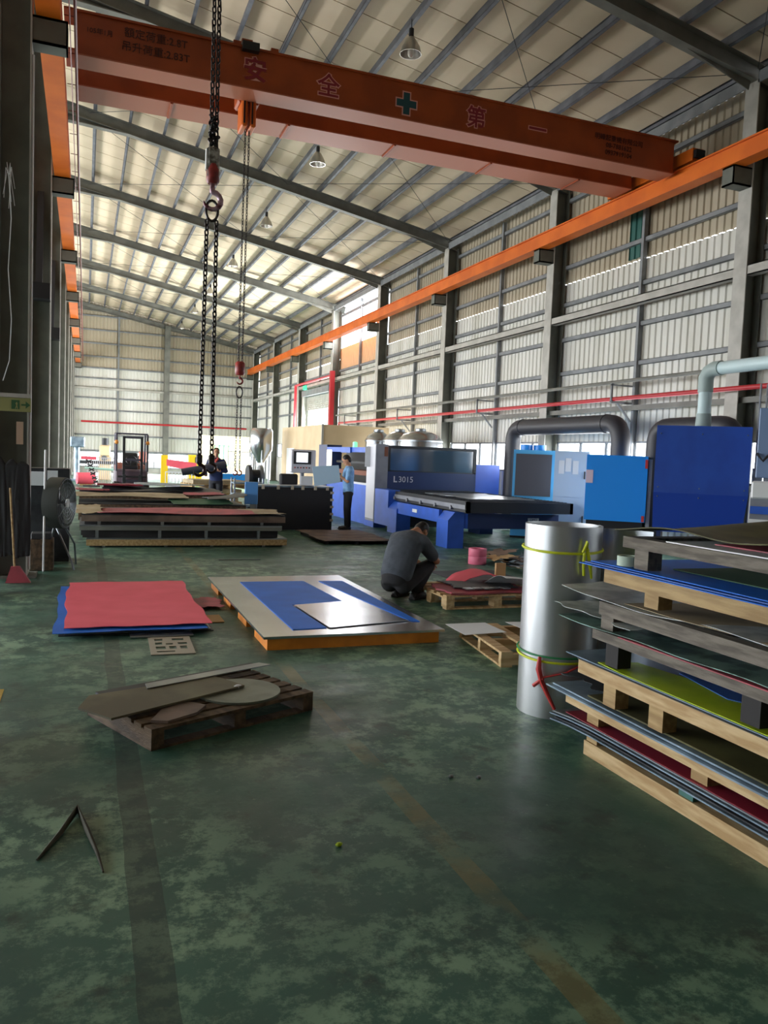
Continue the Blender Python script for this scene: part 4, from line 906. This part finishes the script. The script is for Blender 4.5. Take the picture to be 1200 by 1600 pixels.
def remesh(mb, name, m, parent, vox=.012, smooth=6, label=None):
    me = mb.mesh('tmp'); o = bpy.data.objects.new('tmp', me); col.objects.link(o)
    r = o.modifiers.new('r', 'REMESH'); r.mode = 'VOXEL'; r.voxel_size = vox
    s = o.modifiers.new('s', 'SMOOTH'); s.factor = .5; s.iterations = smooth
    me2 = bpy.data.meshes.new_from_object(o.evaluated_get(bpy.context.evaluated_depsgraph_get())); bpy.data.objects.remove(o)
    me2.name = name; me2.materials.clear(); me2.materials.append(m)
    for p in me2.polygons: p.use_smooth = True
    return obj(name, me2, parent, label)
# ================================================================= LEFT COLUMN CORNER
LXc = -.66
t = thing('exit_sign', 'green and cream exit arrow sign on the near column', 'exit sign', (-.83, 10.86, 2.08)); M_exc = mat('exit_cream', H('8f8f5c'), .5); M_exg = mat('exit_dark_green', H('2f5a38'), .5)
B(-.2, .2, -.04, 0, 0, .17).build('sign_box', M_exc, t); B(-.2, .2, -.06, 0, .17, .22).build('sign_hood', M_beam, t)
B(-.02, .07, -.046, -.04, .03, .14).build('figure_panel', M_exg, t)
m = MB(); m.add([(x, -.045, z) for x, z in ((.09, .075), (.14, .075), (.14, .04), (.19, .085), (.14, .13), (.14, .095), (.09, .095))], [tuple(range(7))]); m.build('arrow', M_exg, t)
m = MB(); m.add([(x, -.048, z) for x, z in ((.02, .035), (.035, .075), (.025, .1), (.04, .12), (.05, .1), (.045, .075), (.055, .035), (.045, .035), (.037, .06), (.03, .035))], [tuple(range(10))]); m.build('running_figure', M_exc, t)
tag(B(-.80, -.72, 10.905, 10.912, 1.68, 1.96).build('notice_sticker', mat('sticker_tan', H('b89c84'), .6)), 'narrow tan sticker on the near column', 'sticker')
t = thing('conduit', 'white vertical conduit pipe along the near column edge', 'pipe', (-.645, 10.95, 0)); MB().cyl((0, 0, .1), (0, 0, 6.4), .015, n=8).build('pipe', M_white, t, 40)
t = thing('cable_bundle', 'loose white cables hanging on the near column', 'cable', (-.9, 10.88, 0))
m = MB(); m.tube([(.0, -.02, 4.9), (.03, -.03, 4.4), (.0, -.02, 3.8), (.04, -.02, 3.2), (.02, -.02, 2.7), (-.05, -.02, 2.45)], .006, 5)
for k in range(7): m.tube([(.0, -.02, 4.9), (.03*math.cos(k), -.05, 5.0+.05*math.sin(k*2)), (.07*math.cos(k*1.3), -.05, 4.75-.04*k)], .004, 4)
m.build('wire', M_white, t, 60)
# drum fan
t = thing('drum_fan', 'round grey drum fan on a stand by the column', 'fan', (-.32, 11.75, 0))
MF = Matrix.Translation((0, 0, .9)) @ Matrix.Rotation(math.radians(70), 4, 'Z') @ Matrix.Rotation(PI/2, 4, 'X')
m = MB(); m.lathe([(.33, -.1), (.35, -.1), (.35, .1), (.33, .1), (.33, -.1)], n=36, M=MF); m.build('drum', mat('fan_dark', H('3e433f'), .6), t, 40)
m = MB()
for r_ in (.08, .13, .18, .23, .28, .33): m.tube([(r_*math.cos(a), r_*math.sin(a), .11) for a in [2*PI*i/32 for i in range(32)]], .003, 4, closed=True, M=MF)
for k in range(12): a = 2*PI*k/12; m.cyl((.05*math.cos(a), .05*math.sin(a), .112), (.34*math.cos(a), .34*math.sin(a), .112), .003, n=4, M=MF)
m.build('grille', M_stl, t, 60)
m = MB(); m.lathe([(0, .12), (.06, .12), (.06, .1)], n=18, M=MF); m.build('hub', M_white, t, 40)
for k in range(4):
    a = 2*PI*k/4; m = MB(); m.add([(.05*math.cos(a), .05*math.sin(a), .0), (.3*math.cos(a-.25), .3*math.sin(a-.25), -.03), (.31*math.cos(a+.3), .31*math.sin(a+.3), .04), (.06*math.cos(a+.5), .06*math.sin(a+.5), .02)], [(0, 1, 2, 3)], MF); m.build('blade', M_dark, t)
m = MB(); m.tube([(-.05, .1, .9), (-.06, .05, .62), (.02, -.06, .45), (.17, -.2, .12), (.2, -.22, 0)], .014, 8); m.tube([(-.05, .1, .62), (-.12, .3, .3), (-.14, .36, 0)], .014, 8); m.tube([(.05, .1, .62), (.2, .3, .3), (.22, .36, 0)], .014, 8); m.build('stand', M_stl, t, 60)
# things hanging / leaning at the column foot
t = thing('work_coat', 'black work coats hanging on the near column', 'coat', (-.86, 10.8, 0))
for i, x in enumerate((-.12, .02, .14)):
    m = MB(); rr_ = random.Random(i)
    for q in range(5):
        xx = x+(q-2)*.035; m.tube([(x, .0, 1.52-.03*i), (x+(q-2)*.025, -.02, 1.42), (xx, -.04-rr_.uniform(0, .03), 1.0), (xx+rr_.uniform(-.01, .01), -.03-rr_.uniform(0, .04), .6), (xx, -.03, .3+rr_.uniform(-.03, .06))], [.02, .035, .032, .036, .03], 8)
    remesh(m, 'coat_body', M_blackm, t, .012, 3)
t = thing('broom', 'wooden broom with red brush leaning on the column', 'broom', (-.62, 10.55, 0))
MB().cyl((-.22, .05, 1.15), (-.16, .0, .18), .012, n=8).build('handle', M_wood, t); m = MB(); m.add([(-.26, -.03, 0), (.02, -.03, 0), (-.1, -.02, .2), (-.2, -.02, .2), (-.26, .05, 0), (.02, .05, 0), (-.1, .03, .2), (-.2, .03, .2)], [(0, 1, 2, 3), (5, 4, 7, 6), (4, 0, 3, 7), (1, 5, 6, 2), (3, 2, 6, 7), (0, 4, 5, 1)]); m.build('brush', M_redf, t)
t = thing('notice_board', 'grey cabinet with white notice sheets behind the column', 'cabinet', (-.62, 12.4, 0)); B(-.2, .42, 0, .4, 0, 1.35).build('body', M_stld, t); B(-.1, .1, -.01, 0, 1.1, 1.3).build('notice', M_paper, t); B(.12, .26, -.01, 0, 1.15, 1.32).build('notice', M_paper, t)
t = thing('carton', 'cardboard carton beside the drum fan', 'box', (-.66, 11.5, 0)); CB(-.02, .28, 0, .35, 0, .42, .01).build('body', M_woodd, t); B(.12, .14, 0, .35, .421, .424).build('tape_strip', M_beige, t); CB(0, .25, .02, .3, .42, .5, .01).build('lid', M_dark, t)
t = thing('crate', 'dark plastic crate with rags behind the drum fan', 'crate', (-.66, 11.95, 0)); B(.0, .2, .12, .4, 0, .3).build('body', M_dark, t); m = MB(); m.ball((.1, .26, .36), (.09, .12, .1), 10, 7); m.build('rag', M_stld, t, 60)
t = thing('steel_pole', 'pale upright pole beside the drum fan', 'pole', (-.5, 11.45, 0)); MB().cyl((0, 0, 0), (.01, .1, 1.62), .013, n=8).build('shaft', M_white, t)
o = tag(CB(-1.15, -.95, 9.6, 9.95, 0, .28, .06).build('water_can', mat('can_blue', H('b8ccd8'), .4)), 'pale blue plastic can at the column foot', 'can')
# ================================================================= FORKLIFT AND THE FAR END
M_fl = mat('forklift_grey', H('3d3a48'), .5); M_flo = mat('forklift_dark', H('5a4a55'), .5)
t = thing('forklift', 'dark forklift with overhead guard facing the aisle', 'forklift', (1.46, 27.5, 0))
for x in (-.3, .26): B(x, x+.08, -.05, .1, .05, 2.05).build('mast_upright', M_black, t)
for z in (.55, 1.25, 1.98): B(-.3, .34, -.04, .06, z, z+.07).build('mast_crossbar', M_fl, t)
for z in (.35, .7): B(-.45, .45, -.16, -.1, z, z+.06).build('carriage_bar', M_black, t)
for x in (-.3, .2):
    m = MB(); m.box(x, x+.1, -.2, -.15, .06, .8); m.box(x, x+.1, -1.2, -.15, .05, .09); m.build('fork', M_stld, t)
for x in (-.52, .46):
    m = MB(); m.tube([(x+.03, .1, .9), (x+.03, .15, 2.1), (x+.03, 1.35, 2.15), (x+.03, 1.5, .9)], .035, 8); m.build('guard_post', M_fl, t, 50)
for i in range(6): B(-.5, .5, .15+.22*i, .2+.22*i, 2.12, 2.16).build('guard_bar', M_fl, t)
CB(-.52, .52, .25, 1.8, .25, .95, .05).build('body', M_flo, t); CB(-.5, .5, 1.3, 2.0, .3, 1.15, .08).build('counterweight', mat('forklift_orange', H('9a5a4a'), .5), t)
CB(-.25, .25, .9, 1.3, .95, 1.08, .03).build('seat', M_black, t); CB(-.25, .25, 1.25, 1.38, 1.05, 1.5, .04).build('backrest', M_black, t)
MW = rotm((0, .55, 1.28), math.radians(60)); m = MB(); m.tube([(.17*math.cos(a), .17*math.sin(a), 0) for a in [2*PI*i/20 for i in range(20)]], .018, 6, closed=True, M=MW); m.cyl((0, 0, 0), (0, 0, -.4), .02, n=6, M=MW); m.box(-.16, .16, -.015, .015, -.01, .01, MW); m.build('steering_wheel', M_black, t, 50)
for x in (-.55, .43):
    for y, r_ in ((.3, .28), (1.6, .23)): m = MB(); m.cyl((x, y, r_), (x+.13, y, r_), r_, n=20); wh_ = m.build('wheel', M_blackm, t, 40); MB().cyl((x-.005, y, r_), (x+.135, y, r_), r_*.5, n=16).build('hub', M_grey, wh_, 40)
for x in (-.55, .43): m = MB(); m.ball((x+.06, .08, 1.85), .07, 10, 7); m.build('headlamp', mat('lamp_amber', H('d88a3a'), .3), t, 60)
def barrack(label, x0, x1, y, z0, z1, n, m_, cat='rack'):
    t = thing('bar_fence', label, cat, (x0, y, 0)); w_ = x1-x0
    for z in (z0, z1-.04): B(0, w_, 0, .04, z, z+.04).build('rail', m_, t)
    for i in range(n): x = (w_-.03)*i/(n-1); B(x, x+.03, .005, .035, 0 if i in (0, n-1) else z0, z1).build('bar', m_, t)
    return t
t = barrack('pale barred rack left of the forklift', .1, 1.35, 37.0, .05, 1.2, 16, M_greyw); MB().cyl((-.1, -.06, .72), (1.3, -.06, .67), .05, n=8).build('cross_pipe', mat('mint_pipe', H('a8dcd0'), .5), t)

barrack('pale barred rack between forklift and yellow machine', 3.3, 4.6, 36.0, .05, .70, 10, M_greyw)
t = thing('milling_machine', 'cream milling machine against the far windows', 'machine', (.9, 42.5, 0)); CB(-.25, .35, -.3, .3, 0, 1.2, .04).build('column', M_cream, t); CB(-.22, .3, -.5, .2, 1.2, 1.75, .06).build('head', M_cream, t); MB().cyl((.05, -.35, 1.75), (.05, -.35, 2.1), .16, n=14).build('motor', M_dark, t, 40); MB().cyl((.0, -.55, 1.1), (.0, -.6, 1.1), .14, n=14).build('handwheel', M_stl, t, 40); B(-1.3, .5, -.4, .2, .8, .95).build('table', M_stld, t)
t = thing('drill_press', 'pale blue drill column beside the milling machine', 'machine', (-.35, 40.5, 0)); CB(-.3, .3, -.3, .3, 0, .1, .02).build('foot', M_stlb, t); MB().cyl((0, 0, .1), (0, 0, 1.9), .14, n=12).build('column', M_stlb, t, 40); CB(-.3, .35, -.4, .2, 1.6, 2.1, .05).build('head', M_stlb, t)
t = thing('pink_roll', 'pink film roll lying beside the far rack', 'roll', (-.3, 36.2, 0)); m = MB(); m.cyl((0, 0, .3), (.7, .15, .3), .25, n=20); m.build('roll_body', M_pink, t, 40); MB().cyl((-.01, -.002, .3), (0, 0, .3), .12, n=14).build('core', M_redd, t); B(.1, .6, -.1, .2, 0, .06).build('rest', M_wood, t)
t = thing('chain_stand', 'dark lattice stand beside the pink roll', 'stand', (.15, 35.2, 0)); 
m = MB()
for i in range(6): m.cyl((-.1+.06*i, 0, 1.1-.17*i), (.12+.05*i, 0, 1.0-.17*i), .03, n=6); m.cyl((.12+.05*i, 0, 1.1-.17*i), (-.1+.06*i, 0, 1.0-.17*i), .03, n=6)
m.box(-.2, .45, -.15, .15, 0, .06); m.build('lattice', M_dark, t); B(-.3, .3, -.1, .1, 1.12, 1.25).build('top_cover', M_pink, t)
t = thing('press_machine', 'bright yellow press behind the barred rack', 'machine', (4.5, 37.8, 0)); CB(0, .65, 0, .5, 0, 1.45, .04).build('body', mat('machine_yellow', H('e8c81a'), .5), t); B(.1, .5, -.02, 0, .5, .9).build('tool_slot', M_dark, t); B(.3, .55, -.02, 0, 1.1, 1.35).build('panel', M_dark, t)
t = thing('pink_sheet', 'pink sheet propped on the barred rack', 'sheet', (3.35, 36.0, .955)); m = MB(); m.add([(0, 0, .0), (1.3, .1, -.25), (1.3, .12, .15), (.0, .02, .28), (0, .03, 0), (1.3, .13, -.25), (1.3, .15, .15), (0, .05, .28)], [(0, 1, 2, 3), (5, 4, 7, 6), (4, 0, 3, 7), (1, 5, 6, 2), (3, 2, 6, 7), (0, 4, 5, 1)]); m.build('film', M_pink, t)
t = thing('yellow_post', 'yellow guard post behind the pink sheet', 'post', (3.25, 37.5, 0)); B(0, .3, 0, .2, 0, 1.4).build('body', MT['machine_yellow'], t)
t = thing('red_winch', 'small red machine standing right of the forklift', 'machine', (2.6, 40.0, 0)); CB(-.25, .25, -.2, .2, .0, 1.3, .03).build('body', M_stld, t); CB(-.18, .18, -.25, .1, 1.0, 1.5, .03).build('red_head', mat('coral', H('e07a66'), .5), t)
t = thing('far_partition', 'pale yellow partition with green window frame', 'partition', (5.9, 44.0, 0)); B(0, 2.6, 0, .08, 0, 2.5).build('panel', mat('pale_yellow', H('e6dca0'), .6), t)
m = MB(); 
for x in (.7, .95, 1.2, 1.45): m.box(x, x+.05, -.03, 0, .9, 2.0)
m.box(.7, 1.5, -.03, 0, 1.95, 2.0); m.box(.7, 1.5, -.03, 0, .9, .95); m.build('window_frame', mat('frame_green', H('4f9a78'), .5), t)
barrack('tall pale barred screen behind the walking worker', 5.6, 7.0, 33.5, .3, 1.7, 18, M_greyw, 'screen')
t = thing('blue_bench', 'low bright blue bench behind the hanging chain', 'bench', (4.9, 31.5, 0)); B(0, 1.6, 0, .5, .45, .8).build('apron', M_boxblue, t); 
for x in (.05, 1.5): B(x, x+.06, .1, .4, 0, .45).build('leg', M_dark, t)
t = thing('steel_hopper', 'stainless hopper tank near the far door', 'tank', (6.25, 30.0, 0)); m = MB(); m.lathe([(.12, 1.3), (.42, 1.8), (.42, 2.5), (.36, 2.6), (0, 2.62)], n=24); m.build('hopper_shell', M_stain, t, 40)
for k in range(3): a = 2.1*k+.4; MB().cyl((.38*math.cos(a), .38*math.sin(a), 0), (.38*math.cos(a), .38*math.sin(a), 1.9), .03, n=8).build('leg', M_stl, t)
t = thing('cable_reel', 'dark cable reel on the bench beside the desk', 'reel', (4.6, 24.0, 0)); MB().cyl((0, 0, .95), (.1, 0, .95), .36, n=24).build('flange', M_dark, t, 40); MB().cyl((.35, 0, .95), (.45, 0, .95), .36, n=24).build('flange', M_stl, t, 40); MB().cyl((.1, 0, .95), (.35, 0, .95), .22, n=20).build('drum', M_stld, t, 40); B(0, .45, -.25, .25, 0, .58).build('stand', M_dark, t)
# pallets with sheets behind the walking worker
for i in range(3):
    p = thing('pallet', 'dusty pallet of sheets behind the walking worker, '+('lowest', 'middle', 'topmost')[i]+' of three', 'pallet', (2.8+.1*i, 24.2, .27*i), .2)
    for x in (0, .6, 1.2, 1.72): B(x, x+.08, 0, 1.1, 0, .12).build('stringer', M_wood, p)
    for j in range(5): B(0, 1.8, .25*j, .25*j+.12, .12, .145).build('deck_board', M_wood, p)
    B(.05, 1.7, .05, 1.05, .146, .26).build('sheets_or_filler', M_beige, p)
t = thing('sheet_trolley', 'grey frame trolley with sheets beside the chain', 'trolley', (3.7, 21.0, 0))
for x in (0, .75):
    for y in (0, .5): MB().cyl((x, y, 0), (x, y, 1.0), .02, n=6).build('post', M_stl, t)
for z in (.25, .55, .85): B(-.02, .78, -.02, .52, z, z+.04).build('shelf', M_stlb, t)

# ================================================================= PEOPLE
M_skin = mat('skin', H('b98668'), .55); M_hair = mat('hair_black', (.008, .007, .007), .6); M_trb = mat('trousers_black', (.012, .012, .014), .85); M_shirtg = mat('shirt_grey', H('4a5058'), .9, c2=H('3f454d'), scale=8, bump=.3, bscale=14)
M_shirtb = mat('shirt_denim', H('86b2de'), .8, c2=H('6a98c8'), scale=9, bump=.3, bscale=14); M_jack = mat('jacket_navy', H('24325e'), .8, bump=.3, bscale=14); M_trn = mat('trousers_dark', H('2b2c33'), .85, bump=.3, bscale=14); M_shoe = mat('shoe_black', (.015, .014, .014), .5); M_glove = mat('glove_dark', H('3b3a42'), .8); M_coll = mat('collar_red', H('c05048'), .7)
def limb(mb, pts, rs, n=12, grow=0.0):
    P = [Vector(p) for p in pts]; R_ = [r+grow for r in rs]
    for i in range(len(P)-1):
        mb.cyl(P[i], P[i+1], R_[i], R_[i+1], n=n)
    for p, r_ in zip(P, R_): mb.ball(p, r_, n, 8)
def loft(mb, rings, n=18):   # rings: (centre, side vec, front vec)
    vs = []
    for c, a, b in rings:
        c, a, b = Vector(c), Vector(a), Vector(b)
        for k in range(n): t_ = 2*PI*k/n; vs.append(c+a*math.cos(t_)+b*math.sin(t_))
    m = len(rings); fs = [(i*n+k, i*n+(k+1) % n, (i+1)*n+(k+1) % n, (i+1)*n+k) for i in range(m-1) for k in range(n)]
    fs += [tuple(range(n))[::-1], tuple(range((m-1)*n, m*n))]; mb.add(vs, fs)
def hand(mb, wrist, fwd, palm_n, s=1.0, curl=.5):
    f = Vector(fwd).normalized(); nrm = Vector(palm_n); nrm = (nrm-f*nrm.dot(f)).normalized(); side = f.cross(nrm); w_ = Vector(wrist)
    for k in range(4):
        b0 = w_+f*.03*s+side*(k-1.5)*.016*s; b1 = w_+f*.085*s+side*(k-1.5)*.02*s
        limb(mb, [b0, b1], [.015*s, .0125*s], 8)
        ln = (.062, .072, .068, .052)[k]*s; d1 = (f*math.cos(curl)+nrm*math.sin(curl)); d2 = (f*math.cos(curl*2.2)+nrm*math.sin(curl*2.2))
        p1 = b1+d1*ln*.55; p2 = p1+d2*ln*.45
        limb(mb, [b1, p1, p2], [.0105*s, .0095*s, .0085*s], 8)
    t0 = w_+f*.03*s+side*-.03*s; t1 = t0+(f*.6-side*.7+nrm*.4).normalized()*.04*s; t2 = t1+(f*.9-side*.1+nrm*.5).normalized()*.03*s
    limb(mb, [t0, t1, t2], [.014*s, .0115*s, .0095*s], 8)
def head(body, root, c, R, hairm, short=True):
    """c head centre, R 3x3 with columns right, forward, up"""
    M = Matrix.Translation(Vector(c)) @ R.to_4x4()
    body.ball((0, .0, .02), (.074, .093, .10), 16, 12, M); body.ball((0, .022, -.055), (.055, .065, .062), 14, 10, M)
    body.ball((0, .098, -.018), (.013, .02, .022), 8, 6, M); body.ball((0, .085, -.075), (.026, .016, .016), 8, 6, M)
    for s in (-1, 1): body.ball((.076*s, -.01, -.01), (.012, .02, .03), 8, 6, M)
    hm = MB(); hm.ball((0, -.018, .045), (.081, .092, .086), 16, 12, M); hm.ball((0, -.05, .0), (.074, .062, .085), 14, 10, M)
    remesh(hm, 'hair', hairm, root, .008, 3)
    e = MB()
    for s in (-1, 1): e.ball((.03*s, .083, .012), (.011, .007, .007), 8, 6, M); e.box(.03*s-.017, .03*s+.017, .084, .094, .031, .038, M)
    e.build('eyes_and_brows', M_hair, root, 60)
    mo = MB(); mo.ball((0, .084, -.056), (.02, .01, .005), 8, 6, M); mo.build('mouth', mat('lips', H('8a4f46'), .5), root, 60)
def Rm(right, fwd_, up_): return Matrix((Vector(right), Vector(fwd_), Vector(up_))).transposed()
# squatting worker (local: +y forward)
sq = thing('person', 'squatting worker in dark grey shirt bent over the pallet', 'person', (3.62, 8.84, 0), math.radians(-56))
def V(a, b): return Vector(a)+Vector(b)
trs = [((0, -.17, .19), .17, .12), ((0, -.16, .29), .205, .165), ((0, -.11, .42), .215, .165), ((0, -.05, .55), .225, .16), ((0, .03, .67), .235, .155), ((0, .12, .755), .20, .13), ((0, .20, .79), .10, .09)]
axd = Vector((0, .5, .86)); frt = Vector((0, .86, -.5))
sh = MB(); loft(sh, [(c, (a, 0, 0), frt*b) for c, a, b in trs])
SH, EL, WR = (.185, .10, .70), (.26, .33, .46), (.10, .47, .40)
for s in (-1, 1): q = lambda p: (p[0]*s, p[1], p[2]); limb(sh, [q((.12, .09, .72)), q(SH), q((.24, .26, .53))], [.09, .095, .078])
remesh(sh, 'shirt', M_shirtg, sq, .012, 5)
bd = MB(); loft(bd, [(c, (a*.85, 0, 0), frt*b*.85) for c, a, b in trs])
HL, KN, AN = (.10, -.13, .20), (.17, .30, .40), (.13, .08, .09)
for s in (-1, 1):
    q = lambda p: (p[0]*s, p[1], p[2])
    limb(bd, [q(SH), q(EL), q(WR)], [.055, .043, .03]); hand(bd, q((.10, .475, .40)), (-.3*s, .8, -.4), (0, -.3, -1), .95, .6)
    limb(bd, [q(HL), q(KN), q(AN)], [.075, .055, .04])
limb(bd, [(0, .17, .78), (0, .28, .81)], [.06, .055])
hR = Rm((1, 0, 0), (0, .40, -.917), (0, .917, .40)); head(bd, sq, (0, .355, .80), hR, M_hair)
remesh(bd, 'body', M_skin, sq, .009, 4)
tr = MB(); loft(tr, [((0, -.21, .17), (.14, 0, 0), frt*.1), ((0, -.17, .24), (.185, 0, 0), frt*.155), ((0, -.11, .36), (.19, 0, 0), frt*.155)])
for s in (-1, 1): q = lambda p: (p[0]*s, p[1], p[2]); limb(tr, [q(HL), q((.14, .1, .33)), q(KN), q((.15, .17, .22)), q((.13, .09, .12))], [.115, .105, .08, .07, .065])
remesh(tr, 'trousers', M_trb, sq, .012, 5)
for s in (-1, 1):
    m = MB(); q = lambda p: (p[0]*s, p[1], p[2]); limb(m, [q((.13, .04, .05)), q((.135, .16, .045)), q((.14, .25, .04))], [.048, .045, .04]); m.box(.13*s-.045, .13*s+.05, .0, .29, 0, .03)
    remesh(m, 'shoe', M_shoe, sq, .01, 3)
# standing workers (local: +y forward)
def stand(label, loc, rz, shirtm, trm, arms, tilt, sleeve, turn=0.0, glove=None, sc_=1.0):
    t = thing('person', label, 'person', loc, rz); t.scale = (sc_,)*3
    rings = [((0, 0, .86), .155, .11), ((0, 0, .98), .165, .115), ((0, .01, 1.10), .16, .115), ((0, .015, 1.24), .18, .125), ((0, .005, 1.36), .185, .115), ((0, -.005, 1.43), .12, .085), ((0, 0, 1.47), .065, .06)]
    s1 = MB(); loft(s1, [(c, (a+.012, 0, 0), (0, b+.012, 0)) for c, a, b in rings])
    b1 = MB(); loft(b1, [(c, (a, 0, 0), (0, b, 0)) for c, a, b in rings])
    for s, (el, wr, hf, pn) in zip((-1, 1), arms):
        shp = (.175*s, 0, 1.375)
        limb(b1, [shp, el, wr], [.05, .04, .028]); hm = MB() if glove else b1
        hand(hm, wr, hf, pn, 1.0, .55)
        if glove: limb(hm, [Vector(wr)-Vector(hf).normalized()*.03, Vector(wr)+Vector(hf).normalized()*.02], [.035, .034]); remesh(hm, 'glove', glove, t, .007, 2)
        e = Vector(el); S = Vector(shp)
        limb(s1, [S, S.lerp(e, .75)] if sleeve == 'short' else [S, e, e.lerp(Vector(wr), .9)], [.068, .066] if sleeve == 'short' else [.066, .055, .042])
    limb(b1, [(0, 0, 1.44), (0, .02, 1.53)], [.055, .05])
    Rr = Matrix.Rotation(turn, 3, 'Z') @ Matrix.Rotation(-tilt, 3, 'X'); head(b1, t, (0, .03+.05*math.sin(tilt), 1.60-.01*tilt), Rr, M_hair)
    for s in (-1, 1): limb(b1, [(.09*s, 0, .86), (.10*s, .01, .48), (.10*s, -.01, .09)], [.075, .052, .04])
    remesh(b1, 'body', M_skin, t, .010, 4); remesh(s1, 'shirt', shirtm, t, .012, 4)
    m = MB(); loft(m, [((0, 0, .80), (.165, 0, 0), (0, .12, 0)), ((0, 0, .95), (.168, 0, 0), (0, .12, 0))])
    for s in (-1, 1): limb(m, [(.085*s, 0, .84), (.10*s, .01, .48), (.105*s, -.01, .12)], [.098, .078, .068])
    remesh(m, 'trousers', trm, t, .012, 4)
    for s in (-1, 1):
        m = MB(); limb(m, [(.105*s, -.04, .05), (.11*s, .08, .045), (.115*s, .16, .035)], [.046, .045, .038]); m.box(.105*s-.045, .105*s+.05, -.08, .2, 0, .025); remesh(m, 'shoe', M_shoe, t, .01, 3)
    return t
# worker holding a sheet: faces -x (rotz turns +y to -x)
p2 = stand('standing worker in light blue shirt reading a pale sheet', (5.66, 17.36, 0), math.radians(78), M_shirtb, M_trb,
           [((-.25, .05, 1.12), (-.10, .27, 1.27), (.1, .9, .3), (0, -.3, 1)), ((.22, .08, 1.12), (.12, .30, 1.15), (-.1, .9, .1), (0, 0, 1))], .62, 'short', -.15, M_glove)
o = MB(); o.add([(4.76, 17.24, 1.43), (5.34, 17.14, 1.48), (5.40, 17.14, 1.10), (4.82, 17.24, .99), (4.76, 17.245, 1.43), (5.34, 17.145, 1.48), (5.40, 17.145, 1.10), (4.82, 17.245, .99)], [(0, 3, 2, 1), (4, 5, 6, 7), (0, 1, 5, 4), (1, 2, 6, 5), (2, 3, 7, 6), (3, 0, 4, 7)]); tag(o.build('paper_sheet', mat('drawing_pale_blue', H('b4d2e8'), .6)), 'large pale blue drawing sheet held by the standing worker', 'paper')
# walking worker with a grey tube, faces the camera
p3 = stand('walking worker in navy jacket carrying a dark grey tube', (3.3, 21.6, 0), math.radians(165), M_jack, M_trn,
           [((-.26, .10, 1.12), (-.14, .24, 1.12), (.5, .6, .1), (0, -.2, 1)), ((.27, .08, 1.10), (.22, .25, 1.00), (.3, .8, 0), (0, 0, 1))], .12, 'long', .1, None, 1.03)
m = MB(); limb(m, [(-.05, .10, 1.44), (0, .125, 1.36), (.05, .10, 1.44)], [.03, .03, .03]); remesh(m, 'collar', M_coll, p3, .01, 3)
t = thing('metal_tube', 'dark grey rolled sheet tube in the walking worker arms', 'tube', (2.38, 21.32, 1.10)); m = MB(); m.cyl((0, 0, 0), (1.14, 0, .24), .095, n=20, caps=False); m.cyl((1.14, 0, .24), (0, 0, 0), .088, n=20, caps=False); m.build('tube_wall', mat('tube_grey', H('4c4f5c'), .45, .5), t, 40)
